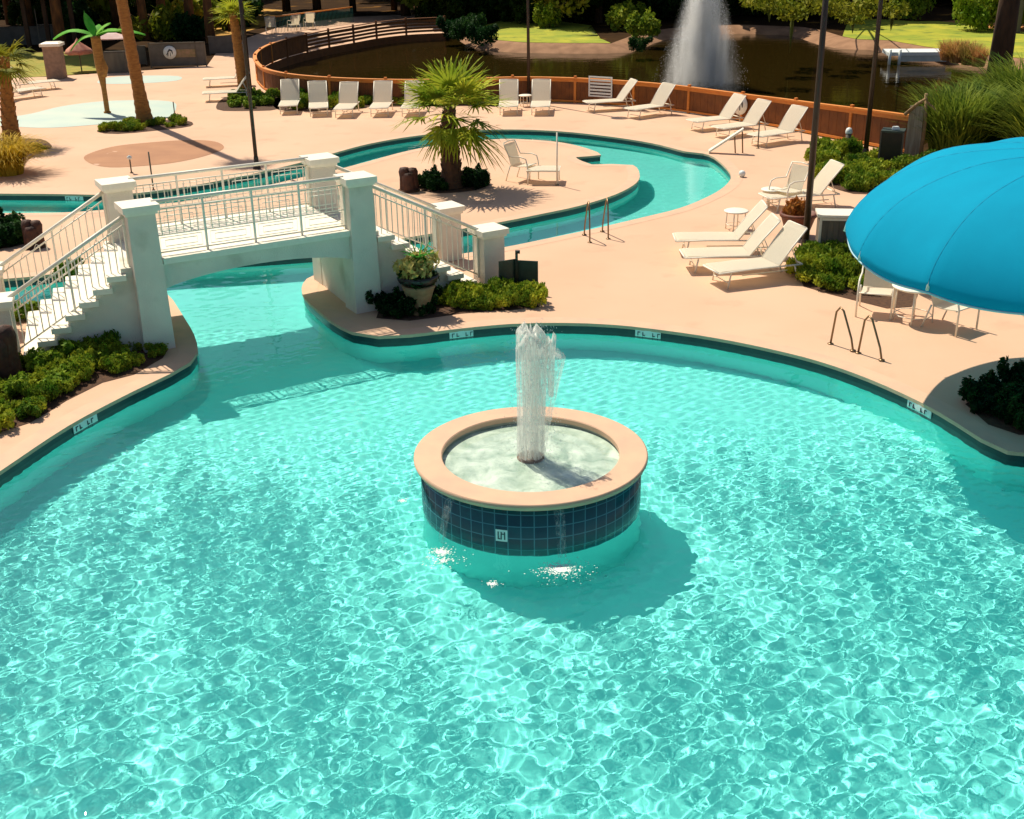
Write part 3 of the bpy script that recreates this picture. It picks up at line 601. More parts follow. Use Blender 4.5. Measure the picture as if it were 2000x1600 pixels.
# ------------------------------------------------------------------ blue canopy
cc = Vector((7.86, 15.35, 0)); um = thing('blue_canopy', 'large domed bright blue canvas canopy over the seating at the right', 'canopy', cc)
NR = 14; RC = 3.26
def canopy_pt(a, t):              # t 0 centre .. 1 rim
    k = a/(2*PI/NR)-.2; f_ = k-math.floor(k); e = 1-4*(f_-.5)**2      # e 0 at ribs, 1 mid-panel
    r = RC*t*(1-.018*e*t*t); z = 2.34+1.24*(1-t**3.4)**.66+.02*t*math.sin(4.3*a+9*t)*math.sin(7*t)
    z -= .03*e*t**2*(1-t)*4
    if t > .8: z -= ((t-.8)/.2)**1.5*.05*e
    z += .010*math.sin(6*a+9*t)*t*(1-t)
    if t > .6:
        w = (t-.6)/.4; r *= 1+.006*w*math.sin(16*t+3.1*math.sin(2.0*a)+4*a)*(.5+.5*math.sin(3*a+1))
    return (r*math.cos(a), r*math.sin(a), z)
NA = NR*10; NT = 26; vs = [canopy_pt(2*PI*k/NA, math.sin(PI/2*i/NT)) for i in range(1, NT+1) for k in range(NA)]; fs = [((i-1)*NA+k, (i-1)*NA+(k+1) % NA, i*NA+(k+1) % NA, i*NA+k) for i in range(1, NT) for k in range(NA)]
c_i = len(vs); vs.append((0, 0, 3.58)); fs += [((k+1) % NA, k, c_i) for k in range(NA)]
# valance turned in under the rim
vb = len(vs); vs += [(x*.985, y*.985, z-.10-.02*abs(math.sin(k*PI/10))) for k, (x, y, z) in enumerate(vs[(NT-1)*NA:NT*NA])]
fs += [((NT-1)*NA+k, (NT-1)*NA+(k+1) % NA, vb+(k+1) % NA, vb+k) for k in range(NA)]
MB().add(vs, fs, True).build('canvas', BLUE, um)
PIP = mat('pale_piping', (.35, .6, .68), (.45, .66, .72), 8, .6)
MB().tube([(x, y, z) for x, y, z in vs[vb:vb+NA]], .016, 6, closed=True).build('piping', PIP, um)
for k in range(NR):
    a = (k+.2)*2*PI/NR
    MB().tube([(lambda q: (q[0], q[1], q[2]+.001))(canopy_pt(a, math.sin(PI/2*t/20))) for t in range(1, 21)], .0035, 5).build('seam', mat('seam_blue', (.002, .34, .55), (.002, .31, .51), 9, .8), um)
    MB().tube([(lambda q: (q[0], q[1], q[2]-.07))(canopy_pt(a, math.sin(PI/2*t/12))) for t in range(0, 13)], .02, 6).build('rib', PAINT, um)
MB().tube([(0, 0, 0), (0, 0, 3.5)], .06, 12).build('mast', PAINT, um); MB().lathe([(0, .1), (.4, .1), (.45, .05), (.45, 0)], 24).build('base', BRICK, um)
# ------------------------------------------------------------------ lamp posts
def lamp(px, py, r, hgt, lean, label):
    o = thing('lamp_post', label, 'lamp post', G(px, py), 0, 'tall dark lamp posts')
    MB().tube([(0, 0, 0), (lean*hgt*.5, 0, hgt*.5), (lean*hgt, 0, hgt)], [r, r*.85, r*.7], 14).build('pole', POLE, o); MB().lathe([(r*2, 0), (r*2, .05), (r*1.3, .1), (r*1.2, .32), (r, .36)], 16).build('base', POLE, o)
    MB().lathe([(.02, hgt-.02), (.24, hgt), (.30, hgt+.12), (.22, hgt+.3), (.05, hgt+.36)], 18, (lean*hgt, 0, 0)).build('lantern', MARK, o)
lamp(502, 330, .055, 7.0, 0, 'dark lamp post rising behind the left end of the bridge span'); lamp(1033, 200, .06, 7.2, 0, 'dark lamp post at the brown fence in the middle')
lamp(1571, 500, .07, 7.5, -.0, 'thick dark lamp post left of the blue canopy'); lamp(1689, 315, .07, 7.2, -.0, 'dark lamp post in the shrubs before the fence end')
lamp(491, 190, .06, 7.0, .0, 'dark lamp post beside the second palm trunk')
# ------------------------------------------------------------------ fence along the pond
fe = thing('curved_wooden_fence', 'curved brown board fence with orange top rail between deck and pond', 'fence', (FL[len(FL)//2].x, FL[len(FL)//2].y, 0))
fd = [0]
for a, b_ in zip(FL, FL[1:]): fd.append(fd[-1]+(b_-a).length)
def fl_at(s):
    for i in range(len(FL)-1):
        if fd[i+1] >= s: t = (s-fd[i])/(fd[i+1]-fd[i]); return FL[i].lerp(FL[i+1], t), (FL[i+1]-FL[i]).normalized()
    return FL[-1], (FL[-1]-FL[-2]).normalized()
fbr = min(range(len(FL)), key=lambda i: (FL[i]-G(1480, 186, .9).xy).length)
def hs(s): return (.9+.2*min(1, max(0, (s-fd[fbr])/(fd[-1]-fd[fbr]))))/1.1
def ribbon(mb, s0, s1, y0, y1, z0, z1, st=.4, smooth=False):
    n = max(1, int((s1-s0)/st)); vs = []
    for i in range(n+1):
        p, u = fl_at(s0+(s1-s0)*i/n); nn = Vector((-u.y, u.x))
        for y, z in ((y0, z0), (y1, z0), (y1, z1), (y0, z1)): q = p+nn*y; vs.append((q.x, q.y, z*hs(s0+(s1-s0)*i/n)))
    fs = [(0, 1, 2, 3), (n*4+3, n*4+2, n*4+1, n*4)]+[(i*4+k, (i+1)*4+k, (i+1)*4+(k+1) % 4, i*4+(k+1) % 4) for i in range(n) for k in range(4)]
    mb.add(vs, fs)
TL = fd[-1]; mb = MB(); s = 0; farL = fd[min(range(len(FL)), key=lambda i: (FL[i]-G(540, 82, .9).xy).length)]
pb = 2.3; ns = int(TL/pb); pb = TL/ns
for i in range(ns):
    s0, s1 = i*pb+.05, (i+1)*pb-.05; mb = MB()
    if s1 < farL*.82:
        for z in (.12, .34, .56, .78): ribbon(mb, s0, s1, -.015, .015, z, z+.15)
    else:
        k = int((s1-s0)/.16)
        for j in range(k): w = (s1-s0)/k; ribbon(mb, s0+w*j, s0+w*(j+1)-.006, -.012+(j % 2)*.004, .012+(j % 2)*.004, .05, 1.02, st=1)
    mb.build('board_panel', WOODB, fe, True)
for i in range(ns+1):
    p, u = fl_at(min(i*pb, TL-.01)); MB().box((p.x, p.y, .58*hs(i*pb)), (.09, .09, 1.2*hs(i*pb)), math.atan2(u.y, u.x)).build('post', WOODR if i*pb > farL else WOODB, fe, True)
mb = MB(); ribbon(mb, farL, TL, -.09, .07, 1.04, 1.10); ribbon(mb, farL, TL, -.05, -.014, .92, 1.035); ribbon(mb, farL, TL, -.05, -.014, .04, .12); mb.build('top_rail', WOODR, fe, True)
mb = MB(); ribbon(mb, 0, farL, -.08, .08, 1.04, 1.09); ribbon(mb, 0, farL, -.03, .03, .9, .96); mb.build('far_rail', WOODB, fe, True)
# ------------------------------------------------------------------ foliage
fr = np.random.default_rng(11)
def cloud(centers, radii, n, size, flat=.75, up=0, aspect=2.0):
    """n leaf quads scattered through each ellipsoid"""
    C = np.repeat(np.array(centers, float), n, 0); Rr = np.repeat(np.array(radii, float).reshape(len(centers), -1)*np.ones((len(centers), 3)), n, 0)
    d = fr.normal(size=C.shape); d /= np.linalg.norm(d, axis=1, keepdims=True); r = fr.uniform(.35, 1, (len(C), 1))**.6; P = C+d*r*Rr
    nrm = d*flat+fr.normal(size=C.shape)*.6; nrm[:, 2] += .3; nrm /= np.linalg.norm(nrm, axis=1, keepdims=True)
    a = np.cross(nrm, fr.normal(size=C.shape)); a /= np.linalg.norm(a, axis=1, keepdims=True)
    if up: a[:, 2] = abs(a[:, 2])+up; a /= np.linalg.norm(a, axis=1, keepdims=True)
    b_ = np.cross(nrm, a); b_ /= np.linalg.norm(b_, axis=1, keepdims=True)
    s = (size*fr.uniform(.6, 1.3, (len(C), 1))); l = a*s*aspect/2; w = b_*s/2
    return np.stack([P-l, P+w, P+l, P-w], 1)
def shrub_mesh(name, rad, hgt, leaf, m, n=900, up=0, k=13, aspect=2.0):
    cs = [(0, 0, hgt*.45)]; rs_ = [(rad*.65, rad*.65, hgt*.5)]
    for i in range(k):
        a = 2*PI*i/k+fr.uniform(-.3, .3); q = rad*fr.uniform(.3, .85); cs.append((q*math.cos(a), q*math.sin(a), hgt*fr.uniform(.25, .8))); w_ = fr.uniform(.2, .4); rs_.append((rad*w_, rad*w_, hgt*fr.uniform(.2, .45)))
    V_ = cloud(cs, rs_, n//(k+1), leaf, up=up, aspect=aspect, flat=.5); V_[:, :, 2] = np.maximum(V_[:, :, 2], .005); return V_
def shrub_proto(rad, hgt, leaf, m, n, label, group, name='shrub', up=0, cat='shrub', aspect=2.0):
    V_ = shrub_mesh(name, rad, hgt, leaf, m, n, up, aspect=aspect); o = quads(name, V_, m); tag(o, label, cat, group)
    return o
def scatter(proto, spots, group):
    """spots: (px, py, scale, label); the first takes the source itself"""
    for i, (px, py, sc, lb) in enumerate(spots):
        o = proto if i == 0 else proto.copy()
        if i: COL.objects.link(o)
        o.location = G(px, py); o.rotation_euler = (0, 0, random.uniform(0, 6.28)); o.scale = (sc, sc, sc*random.uniform(.85, 1.15)); o['label'] = lb; o['group'] = group
ORD = 'first second third fourth fifth sixth seventh eighth ninth tenth eleventh twelfth thirteenth fourteenth fifteenth sixteenth seventeenth eighteenth nineteenth twentieth'.split()
def ordn(i): return ORD[i] if i < 20 else 'twenty-'+ORD[i-20] if i < 29 else ('thirtieth' if i == 29 else 'thirty-'+ORD[i-30])
def inpoly(poly, k, seed, mind):
    r = random.Random(seed); P = [G(*p).xy for p in poly]; xs = [p.x for p in P]; ys = [p.y for p in P]; out = []; tries = 0
    while len(out) < k and tries < 6000:
        tries += 1; q = Vector((r.uniform(min(xs), max(xs)), r.uniform(min(ys), max(ys))))
        if inside(P, np.array([q.x]), np.array([q.y]))[0] and all((q-o).length > mind for o in out): out.append(q)
    return out
def fill_bed(proto, poly, k, seed, mind, s0, s1, label, group):
    for i, q in enumerate(sorted(inpoly(poly, k, seed, mind), key=lambda q: q.x/q.y)):
        o = proto.copy(); COL.objects.link(o); o.location = (q.x, q.y, 0); o.rotation_euler = (0, 0, random.uniform(0, 6.28)); s = random.uniform(s0, s1)
        o.scale = (s, s, s*random.uniform(.8, 1.2)); o['label'] = label+', '+ordn(i)+' from the left'; o['group'] = group
def blades(rad, hgt, n, wid, arch, m, spread=.5):
    a = fr.uniform(0, 2*PI, n); q = rad*.55*np.sqrt(fr.uniform(0, 1, n)); bx, by = q*np.cos(a), q*np.sin(a); a2 = a+fr.normal(0, .7, n); H_ = hgt*fr.uniform(.45, 1.05, n); ou = rad*spread*fr.uniform(.3, 1.3, n); pr_ = None; out = []
    sx_, sy_ = -np.sin(a2)*wid, np.cos(a2)*wid; seg = 5
    def P_(t): return bx+np.cos(a2)*ou*t**1.6, by+np.sin(a2)*ou*t**1.6, H_*(t-arch*t**3)/(1-arch)*.9
    for k in range(seg):
        t0, t1 = k/seg, (k+1)/seg; w0, w1 = (1-t0)**.6, max(.03, (1-t1))**.6; x0, y0, z0 = P_(t0); x1, y1, z1 = P_(t1)
        out.append(np.stack([np.stack([x0-sx_*w0, y0-sy_*w0, z0], -1), np.stack([x0+sx_*w0, y0+sy_*w0, z0], -1), np.stack([x1+sx_*w1, y1+sy_*w1, z1], -1), np.stack([x1-sx_*w1, y1-sy_*w1, z1], -1)], 1))
    return np.concatenate(out)
def blade_proto(name, cat, *a_): return tag(quads(name, blades(*a_[:-1], None, spread=.9) if False else blades(a_[0], a_[1], a_[2], a_[3], a_[4], None, a_[5]), a_[6]), 'x', cat, 'x')
sh = shrub_proto(.36, .36, .034, LSHRUB, 1900, 'x', 'x', up=.5); sd_ = shrub_proto(.34, .45, .045, LDARK, 1900, 'x', 'x'); sg = blade_proto('shrub', 'shrub', .6, .75, 900, .014, .55, 1.5, GOLD)
sy = shrub_proto(.3, .3, .05, leafmat('lime_leaf', (.10, .22, .015), (.26, .34, .03), 5), 900, 'x', 'x')
shrink = lambda poly, f_: [(sum(p[0] for p in poly)/len(poly)*(1-f_)+p[0]*f_, sum(p[1] for p in poly)/len(poly)*(1-f_)+p[1]*f_) for p in poly]
fill_bed(sh, [(-60, 845), (0, 838), (60, 815), (125, 770), (200, 735), (262, 718), (310, 695), (322, 680), (280, 676), (200, 690), (120, 705), (20, 720), (-60, 725)], 30, 1, .33, .5, 1.1, 'green shrub in the bed below the left stairs', 'shrubs in the left foreground bed')
fill_bed(sy, [(-60, 845), (0, 838), (60, 815), (125, 770), (200, 735), (262, 718), (310, 695), (322, 680), (280, 676), (200, 690), (120, 705), (20, 720), (-60, 725)], 14, 2, .5, .7, 1.1, 'yellow-green plant in the bed below the left stairs', 'yellow-green plants in the left foreground bed')
fill_bed(sh, [(860, 590), (900, 606), (1000, 598), (1045, 594), (1030, 580), (980, 572), (900, 572)], 15, 3, .28, .75, 1.1, 'bright green shrub by the right stairs', 'shrubs in the bed at the right stairs')
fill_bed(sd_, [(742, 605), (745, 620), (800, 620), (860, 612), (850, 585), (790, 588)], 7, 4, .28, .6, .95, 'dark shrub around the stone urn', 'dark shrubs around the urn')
fill_bed(sh, shrink(BEDS[2], .85), 13, 5, .3, .6, .9, 'small shrub around the leaning palm trunk', 'shrubs around the leaning palm trunk')
fill_bed(sy, shrink(BEDS[4], .85), 14, 6, .35, .8, 1.2, 'green plant around the second palm trunk', 'plants around the second palm trunk')
fill_bed(sh, shrink(BEDS[5], .92), 22, 7, .5, .8, 1.3, 'green plant along the brown fence behind the loungers', 'plants along the brown fence')
fill_bed(sh, shrink(BEDS[6], .9), 16, 8, .45, 1.1, 1.7, 'green bush in the bed near the fence end', 'bushes near the fence end')
fill_bed(sh, [(1570, 525), (1580, 556), (1620, 566), (1690, 582), (1700, 540), (1650, 500), (1560, 500)], 11, 9, .35, .9, 1.3, 'green bush at the edge of the blue canopy', 'bushes by the blue canopy')
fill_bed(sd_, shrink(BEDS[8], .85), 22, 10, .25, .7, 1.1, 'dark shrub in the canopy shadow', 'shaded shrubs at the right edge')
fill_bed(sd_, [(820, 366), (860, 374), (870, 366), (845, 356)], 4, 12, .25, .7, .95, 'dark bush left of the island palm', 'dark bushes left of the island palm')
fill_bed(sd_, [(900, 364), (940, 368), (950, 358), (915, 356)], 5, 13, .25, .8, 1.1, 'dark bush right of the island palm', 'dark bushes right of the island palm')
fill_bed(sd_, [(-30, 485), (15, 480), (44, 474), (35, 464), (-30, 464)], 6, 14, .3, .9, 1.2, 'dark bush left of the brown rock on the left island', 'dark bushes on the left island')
scatter(sg, [(18, 340, 1.15, 'spiky golden shrub at the left edge in front of the palm'), (-30, 335, 1.1, 'golden shrub cut by the left edge of the picture')], 'golden shrubs')
scatter(sh, [(70, 297, 1.0, 'round green bush right of the golden shrub'), (30, 298, .9, 'green bush at the foot of the left edge palm')], 'green bushes by the left edge palm')
scatter(sy, [(45, 622, 1.0, 'lime green plant seen through the left stair railing, near the steps'), (140, 545, 1.2, 'lime green plant seen through the middle of the left stair railing')], 'lime plants behind the left stairs')
sd_.location = G(25, 478); tag(sd_, 'dark bush beside the brown rock on the left island, nearest to it', 'shrub', 'dark bushes on the left island')
# ------------------------------------------------------------------ fan palms
def frond(V, base, az, el, pet, fan, droop, n=24, wid=.035):
    d = Vector((math.cos(az)*math.cos(el), math.sin(az)*math.cos(el), math.sin(el))); side = Vector((-math.sin(az), math.cos(az), 0)); up = side.cross(d)*-1
    tip = base+d*pet-Vector((0, 0, droop*pet*.3))
    w = side*.018; V.append([base-w, base+w, tip+w*.7, tip-w*.7])
    for i in range(n):
        b_ = (i/(n-1)-.5)*PI*1.25; ln = fan*(.72+.28*math.cos(b_))*random.uniform(.88, 1.1); dd = (d*math.cos(b_)+side*math.sin(b_)+up*(.12*random.uniform(-1, 1)+.1*abs(math.sin(b_)))).normalized()
        sw = dd.cross(up).normalized(); p0 = tip; pr_ = None
        for k in range(4):
            t = (k+1)/4; g_ = droop*ln*(t**2)*random.uniform(.4, .7); p1 = tip+dd*ln*t-Vector((0, 0, g_)); w0 = wid*(1-.15*k); w1 = wid*(.85-.25*k) if k < 3 else .002
            V.append([p0-sw*w0, p0+sw*w0, p1+sw*w1, p1-sw*w1]); p0 = p1
def trunk(mb, pts, rad, n=14):
    P = spl3(pts, 14); N_ = len(P); rsx = []
    for i in range(N_):
        t = i/(N_-1); k = t*(len(rad)-1); j = min(int(k), len(rad)-2); rsx.append((rad[j]+(rad[j+1]-rad[j])*(k-j))*(1+.05*math.sin(i*2.3)))
    mb.tube(P, rsx, n)
def spl3(pts, m):
    P = [Vector(p) for p in pts]; out = []
    for i in range(len(P)-1):
        a, b_, c, d = P[max(i-1, 0)], P[i], P[i+1], P[min(i+2, len(P)-1)]
        for k in range(m): t = k/m; out.append(.5*((2*b_)+(c-a)*t+(2*a-5*b_+4*c-d)*t*t+(3*b_-a-3*c+d)*t**3))
    return out+[P[-1]]
def fan_palm(loc, label, pts, rad, fr_list, tm=TRUNK, lm=LPALM, boots=True, n=24, wid=.03):
    o = thing('fan_palm', label, 'palm', loc); mb = MB(); trunk(mb, pts, rad)
    mb.build('trunk', tm, o); top_ = Vector(pts[-1])
    if boots:
        mb = MB(); N_ = int(len(pts)*9)
        PP = spl3(pts, 10)
        for i in range(2, len(PP), 1):
            for k in range(4):
                a = i*1.1+k*PI/2+random.uniform(-.2, .2); rr = rad[0]+(rad[-1]-rad[0])*i/len(PP); p = PP[i]+Vector((math.cos(a), math.sin(a), 0))*rr*.93
                mb.box(p+Vector((0, 0, .05)), (.05, .11, .14), a, taper=.5, pitch=.35)
        mb.build('leaf_bases', tm, o)
    for (az, el, pet, fan, dr_) in fr_list:
        V = []; frond(V, top_, az, el, pet, fan, dr_, n, wid); quads('frond', np.array([[tuple(v) for v in q] for q in V]), lm, o)
    return o
up_ = [(random.uniform(0, 2*PI) if False else i*2.4, el, random.uniform(.6, .85), random.uniform(.85, 1.1), .35) for i, el in enumerate([1.35, 1.2, 1.1, 1.0, .95, .9, .8, .75, .65, .6, .5, .45, .35, .3, .2, .15, .55, .7, .85, 1.0, .4, .25, .6, -.05])]
low = [(-.5, -.6, .75, 1.05, .5), (-.35, -.75, .7, 1.0, .5), (.05, -.55, .7, .95, .5), (-2.6, -.95, .55, .75, .5), (-1.9, -1.05, .5, .7, .4), (-.9, -.9, .5, .75, .5), (2.2, -.7, .6, .7, .5), (-.15, -.25, .7, .9, .5), (3.05, -.05, .75, .85, .6)]
fan_palm(G(884, 366), 'bushy green fan palm in the middle of the river island', [(0, 0, 0), (-.03, 0, .9), (-.06, 0, 1.5), (0, 0, 1.95)], [.30, .22, .19, .13], up_+low, tm=TRUNKD, n=22, wid=.042)
hi = [(i*2.4, 1.3-.15*i, .3, .75, .6) for i in range(12)]
fan_palm(G(284, 240), 'tall leaning palm with thick orange-brown trunk rising out of the picture', [(0, 0, 0), (-.08, 0, 1.2), (-.18, 0, 3), (-.30, 0, 5.0), (-.6, 0, 9.0), (-.9, 0, 14.5)], [.30, .21, .19, .18, .16, .14], hi, boots=False)
fan_palm(G(478, 188), 'second palm, reddish trunk with a green crown beside the dark lamp post', [(0, 0, 0), (-.06, 0, 1.5), (-.12, 0, 3.05)], [.22, .19, .15], [(i*2.4, 1.2-.1*i, .35, .75, .4) for i in range(15)], n=20)
fan_palm(G(25, 283), 'fan palm at the left edge with shaggy brown trunk and drooping yellow-green fronds', [(0, 0, 0), (.06, 0, 1.2), (.2, 0, 2.6)], [.30, .20, .14], [(i*2.4, .9-.13*i, .45, .75, .6) for i in range(13)], lm=leafmat('olive_leaf', (.16, .20, .015), (.30, .28, .02), 2))
# splash pad palm feature with broad leaves
o = thing('water_play_palm', 'artificial palm on the splash pad with brown trunk and glossy bright green leaves', 'water feature', G(210, 221))
MB().tube([(0, 0, 0), (0, 0, .06)], .13, 12).tube(spl3([(0, 0, 0), (-.0, 0, .9), (-.02, 0, 1.7), (-.03, 0, 2.7)], 6), [.09+.08*min(1, max(0, (i-6)/6)) for i in range(19)], 12).build('trunk', TRUNK, o)
MB().tube([(.08, -.05, 1.3), (.16, -.05, 1.6), (.04, 0, 2.2)], [.10, .12, .03], 10).build('spout', TRUNK, o)
for az, el, ln, dr_ in ((.2, .9, .95, .5), (-.2, .55, 1.25, .7), (2.95, .5, 1.9, 1.5), (2.7, 1.2, 1.0, .15), (3.4, .3, .95, 1.1), (.1, .4, 1.9, 1.1), (1.6, .8, 1.0, .6)):
    V = []; d = Vector((math.cos(az)*math.cos(el), math.sin(az)*math.cos(el), math.sin(el))); sdv = Vector((-math.sin(az), math.cos(az), 0)); b0 = Vector((-.03, 0, 2.68)); rows = 8; vs = []
    for i in range(rows+1):
        t = i/rows; p = b0+d*ln*t-Vector((0, 0, dr_*t*t*.7)); w = .23*math.sin(PI*min(1, .08+t*.92))**.9; vs += [p-sdv*w+Vector((0, 0, -.1*w)), p+Vector((0, 0, .06)), p+sdv*w+Vector((0, 0, -.1*w))]
    MB().add(vs, [(i*3+k, i*3+k+1, i*3+k+4, i*3+k+3) for i in range(rows) for k in (0, 1)], True).build('leaf', LBRT, o)
# ------------------------------------------------------------------ trees
def make_tree(label, group, hgt, r, crown_z, spread, nclump, nleaf, leaf, tm, lm, seed):
    rr = random.Random(seed); o = thing('tree', label, 'tree', (0, 0, 0), 0, group); mb = MB()
    mb.tube([(0, 0, -.1), (.05, 0, hgt*.25), (rr.uniform(-.3, .3), rr.uniform(-.2, .2), hgt*.6), (rr.uniform(-.4, .4), 0, hgt)], [r*1.25, r, r*.7, r*.15], 10)
    cs = []; rad = []
    for i in range(nclump):
        z = crown_z+(hgt-crown_z)*(i+.5)/nclump; t = (z-crown_z)/(hgt-crown_z); q = spread*(math.sin(PI*min(1, .25+.75*t))**.7)*rr.uniform(.35, 1); a = i*2.4+rr.uniform(-.4, .4)
        c = (q*math.cos(a), q*math.sin(a), z+rr.uniform(-.3, .3)); cs.append(c); s = rr.uniform(.8, 1.5); rad.append((s, s, s*.65))
        if i % 2 == 0: mb.tube([(0, 0, z-1.0), (c[0]*.5, c[1]*.5, z-.5), c], [r*.35, r*.2, .02], 6)
    mb.build('trunk', tm, o); quads('crown', cloud(cs, rad, nleaf, leaf), lm, o); return o
tg = 'trees of the wood beyond the pond'
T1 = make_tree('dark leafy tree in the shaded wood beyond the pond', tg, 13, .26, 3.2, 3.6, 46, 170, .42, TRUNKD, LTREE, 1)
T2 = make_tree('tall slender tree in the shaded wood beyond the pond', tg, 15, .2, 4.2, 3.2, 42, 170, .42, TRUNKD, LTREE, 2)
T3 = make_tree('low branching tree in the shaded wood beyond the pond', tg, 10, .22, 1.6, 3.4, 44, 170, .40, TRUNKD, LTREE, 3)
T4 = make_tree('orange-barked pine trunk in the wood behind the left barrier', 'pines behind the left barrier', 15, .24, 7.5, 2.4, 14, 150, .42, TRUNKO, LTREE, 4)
rt = random.Random(21); used_ = set(); pts = []
def plant(src, x, y, sc=1.0, label=None):
    rz = rt.uniform(0, 6.28)
    if id(src) not in used_: used_.add(id(src)); src.location = (x, y, -.02); src.rotation_euler = (0, 0, rz); src.scale = (sc,)*3; o = src
    else: o = copy_thing(src, (x, y, -.02), rz, label, sc)
    if label: o['label'] = label
    return o
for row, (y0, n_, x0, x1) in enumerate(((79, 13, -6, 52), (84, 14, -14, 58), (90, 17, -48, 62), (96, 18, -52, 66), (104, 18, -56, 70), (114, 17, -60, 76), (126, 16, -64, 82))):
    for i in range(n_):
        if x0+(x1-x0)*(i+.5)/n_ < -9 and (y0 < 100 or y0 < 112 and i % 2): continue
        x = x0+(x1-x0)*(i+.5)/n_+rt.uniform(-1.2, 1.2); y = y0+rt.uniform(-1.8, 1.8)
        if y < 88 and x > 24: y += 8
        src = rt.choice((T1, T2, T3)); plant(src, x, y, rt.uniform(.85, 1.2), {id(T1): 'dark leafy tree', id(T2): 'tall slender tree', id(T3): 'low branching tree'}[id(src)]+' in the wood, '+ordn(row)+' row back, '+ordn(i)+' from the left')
for px, py in ((120, 92), (285, 78), (322, 66), (374, 70), (412, 84), (160, 55), (60, 62), (230, 50), (20, 48), (455, 60)): v = G(px, py); plant(T4, v.x, v.y, rt.uniform(.85, 1.1), 'orange-barked pine behind the left barrier, '+ordn((20, 60, 120, 160, 230, 285, 322, 374, 412, 455).index(px))+' from the left')
for px, py in ((-120, 95), (-60, 60), (90, 40), (200, 35), (310, 30), (400, 30), (480, 34), (560, 22), (620, 26), (690, 24), (770, 20), (850, 18)): v = G(px, py); plant(T2 if px % 4 else T1, v.x, v.y, 1.0, 'dark tree behind the far terrace at upper left, '+ordn((-120, -60, 90, 200, 310, 400, 480, 560, 620, 690, 770, 850).index(px))+' from the left')
# water-side trees of their own
pn = make_tree('big pine with bare trunk at the right edge, standing before the lawn', None, 14, .36, 6.5, 3.2, 34, 150, .4, TRUNKD, LTREE, 9); v = G(1945, 176); pn.location = v
sp_ = make_tree('pale-trunked young tree lit by the sun on the left lawn edge', None, 7, .12, 1.2, 1.5, 26, 130, .22, mat('pale_bark', (.5, .38, .16), (.3, .24, .1), 5, .8), LYEL, 10); sp_.location = G(1085, 52)
hg = thing('mossy_tree', 'tree with moss hanging low over the pond right of the spray', 'tree', G(1610, 48)); mb = MB(); mb.tube([(0, 0, -.1), (-.3, 0, 3), (-.8, -1, 7)], [.26, .22, .12], 10)
cs = []; ms = []
L_ = hg.location
for px, py, y_, z0 in ((1505, 8, 57, 2.6), (1530, 15, 57, 2.3), (1548, 25, 57, 2.0), (1590, 10, 60, 2.5), (1620, 14, 60, 2.3), (1650, 20, 62, 2.0), (1668, 34, 62, 1.5), (1700, 12, 60, 2.6), (1745, 18, 62, 2.2), (1480, 0, 58, 3.0), (1560, -20, 58, 3.6), (1640, -20, 60, 3.8), (1720, -20, 62, 4)):
    q = G(px, py, z0); q = Vector((q.x, q.y, z0))-L_; cs.append(q); len(cs) % 3 or mb.tube([(-.5, -.5, 5.2), (q.x*.6, q.y*.6, max(q.z+1.6, 4)), q], [.05, .03, .012], 6)
mb.build('trunk', TRUNKD, hg); quads('foliage', cloud([tuple(c) for c in cs], [(.8, .8, .4)]*len(cs), 210, .13), LYEL, hg)
top_c = [(rt.uniform(-6, -1), rt.uniform(0, 5), rt.uniform(4.5, 8)) for _ in range(26)]; quads('crown', cloud(top_c, [(1.3, 1.3, .9)]*26, 150, .4), LTREE, hg)
for c, l_ in ((cs[2], 1.7), (cs[0], .7), (cs[6], .7), (cs[8], .9), (cs[4], .5)):
    mb = MB()
    for k in range(6): x, y = rt.uniform(-.06, .06), rt.uniform(-.1, .1); mb.tube([c+Vector((x, y, 0)), c+Vector((x*1.3, y, -l_*.5)), c+Vector((x*.3, y*.3, -l_*rt.uniform(.7, 1.1)))], [.05, .04, .006], 5)
    mb.build('hanging_moss', LIME, hg)
# undergrowth
ub = shrub_proto(1.0, 1.5, .12, LTREE, 1500, 'dark undergrowth bush at the edge of the wood', 'undergrowth bushes at the wood edge', 'bush'); ub.location = (3, 78.2, 0)
for i in range(46):
    o = ub.copy(); COL.objects.link(o); o['label'] = 'dark undergrowth bush at the wood edge, '+('thirty-ninth' if i == 38 else 'fortieth' if i == 39 else 'forty-'+ORD[i-40] if i > 39 else ordn(i))+' from the left'; x = -4+i*1.35+rt.uniform(-.5, .5); y = 78+rt.uniform(-1, 2.5)+(7 if x > 22 else 0); o.location = (x, y, 0); s_ = rt.uniform(.8, 1.7); o.scale = (s_, s_, s_); o.rotation_euler = (0, 0, rt.uniform(0, 6))
for i in range(26):
    q = G(-60+i*21, rt.uniform(12, 58)); o = ub.copy(); COL.objects.link(o); o['label'] = 'dark undergrowth bush among the pines at upper left, '+ordn(i)+' from the left'; o['group'] = 'undergrowth bushes among the left pines'; s_ = rt.uniform(.7, 1.3); o.location = (q.x, q.y, 0); o.scale = (s_,)*3; o.rotation_euler = (0, 0, rt.uniform(0, 6))
lb = shrub_proto(.8, 1.4, .13, LSHRUB, 1100, 'x', 'x', 'bush')
scatter(lb, [(1068, 56, 1.0, 'sunlit green bush left of the pale young tree'), (1215, 60, 1.1, 'light green bush near the end of the left lawn, before the spray'), (1235, 52, 1.0, 'light green bush just behind the end of the left lawn'), (1255, 78, 1.1, 'green bush at the tip of the left lawn by the water')], 'sunlit bushes on the left lawn')
dkb = shrub_proto(.8, .9, .06, LDARK, 2600, 'x', 'x', 'bush')
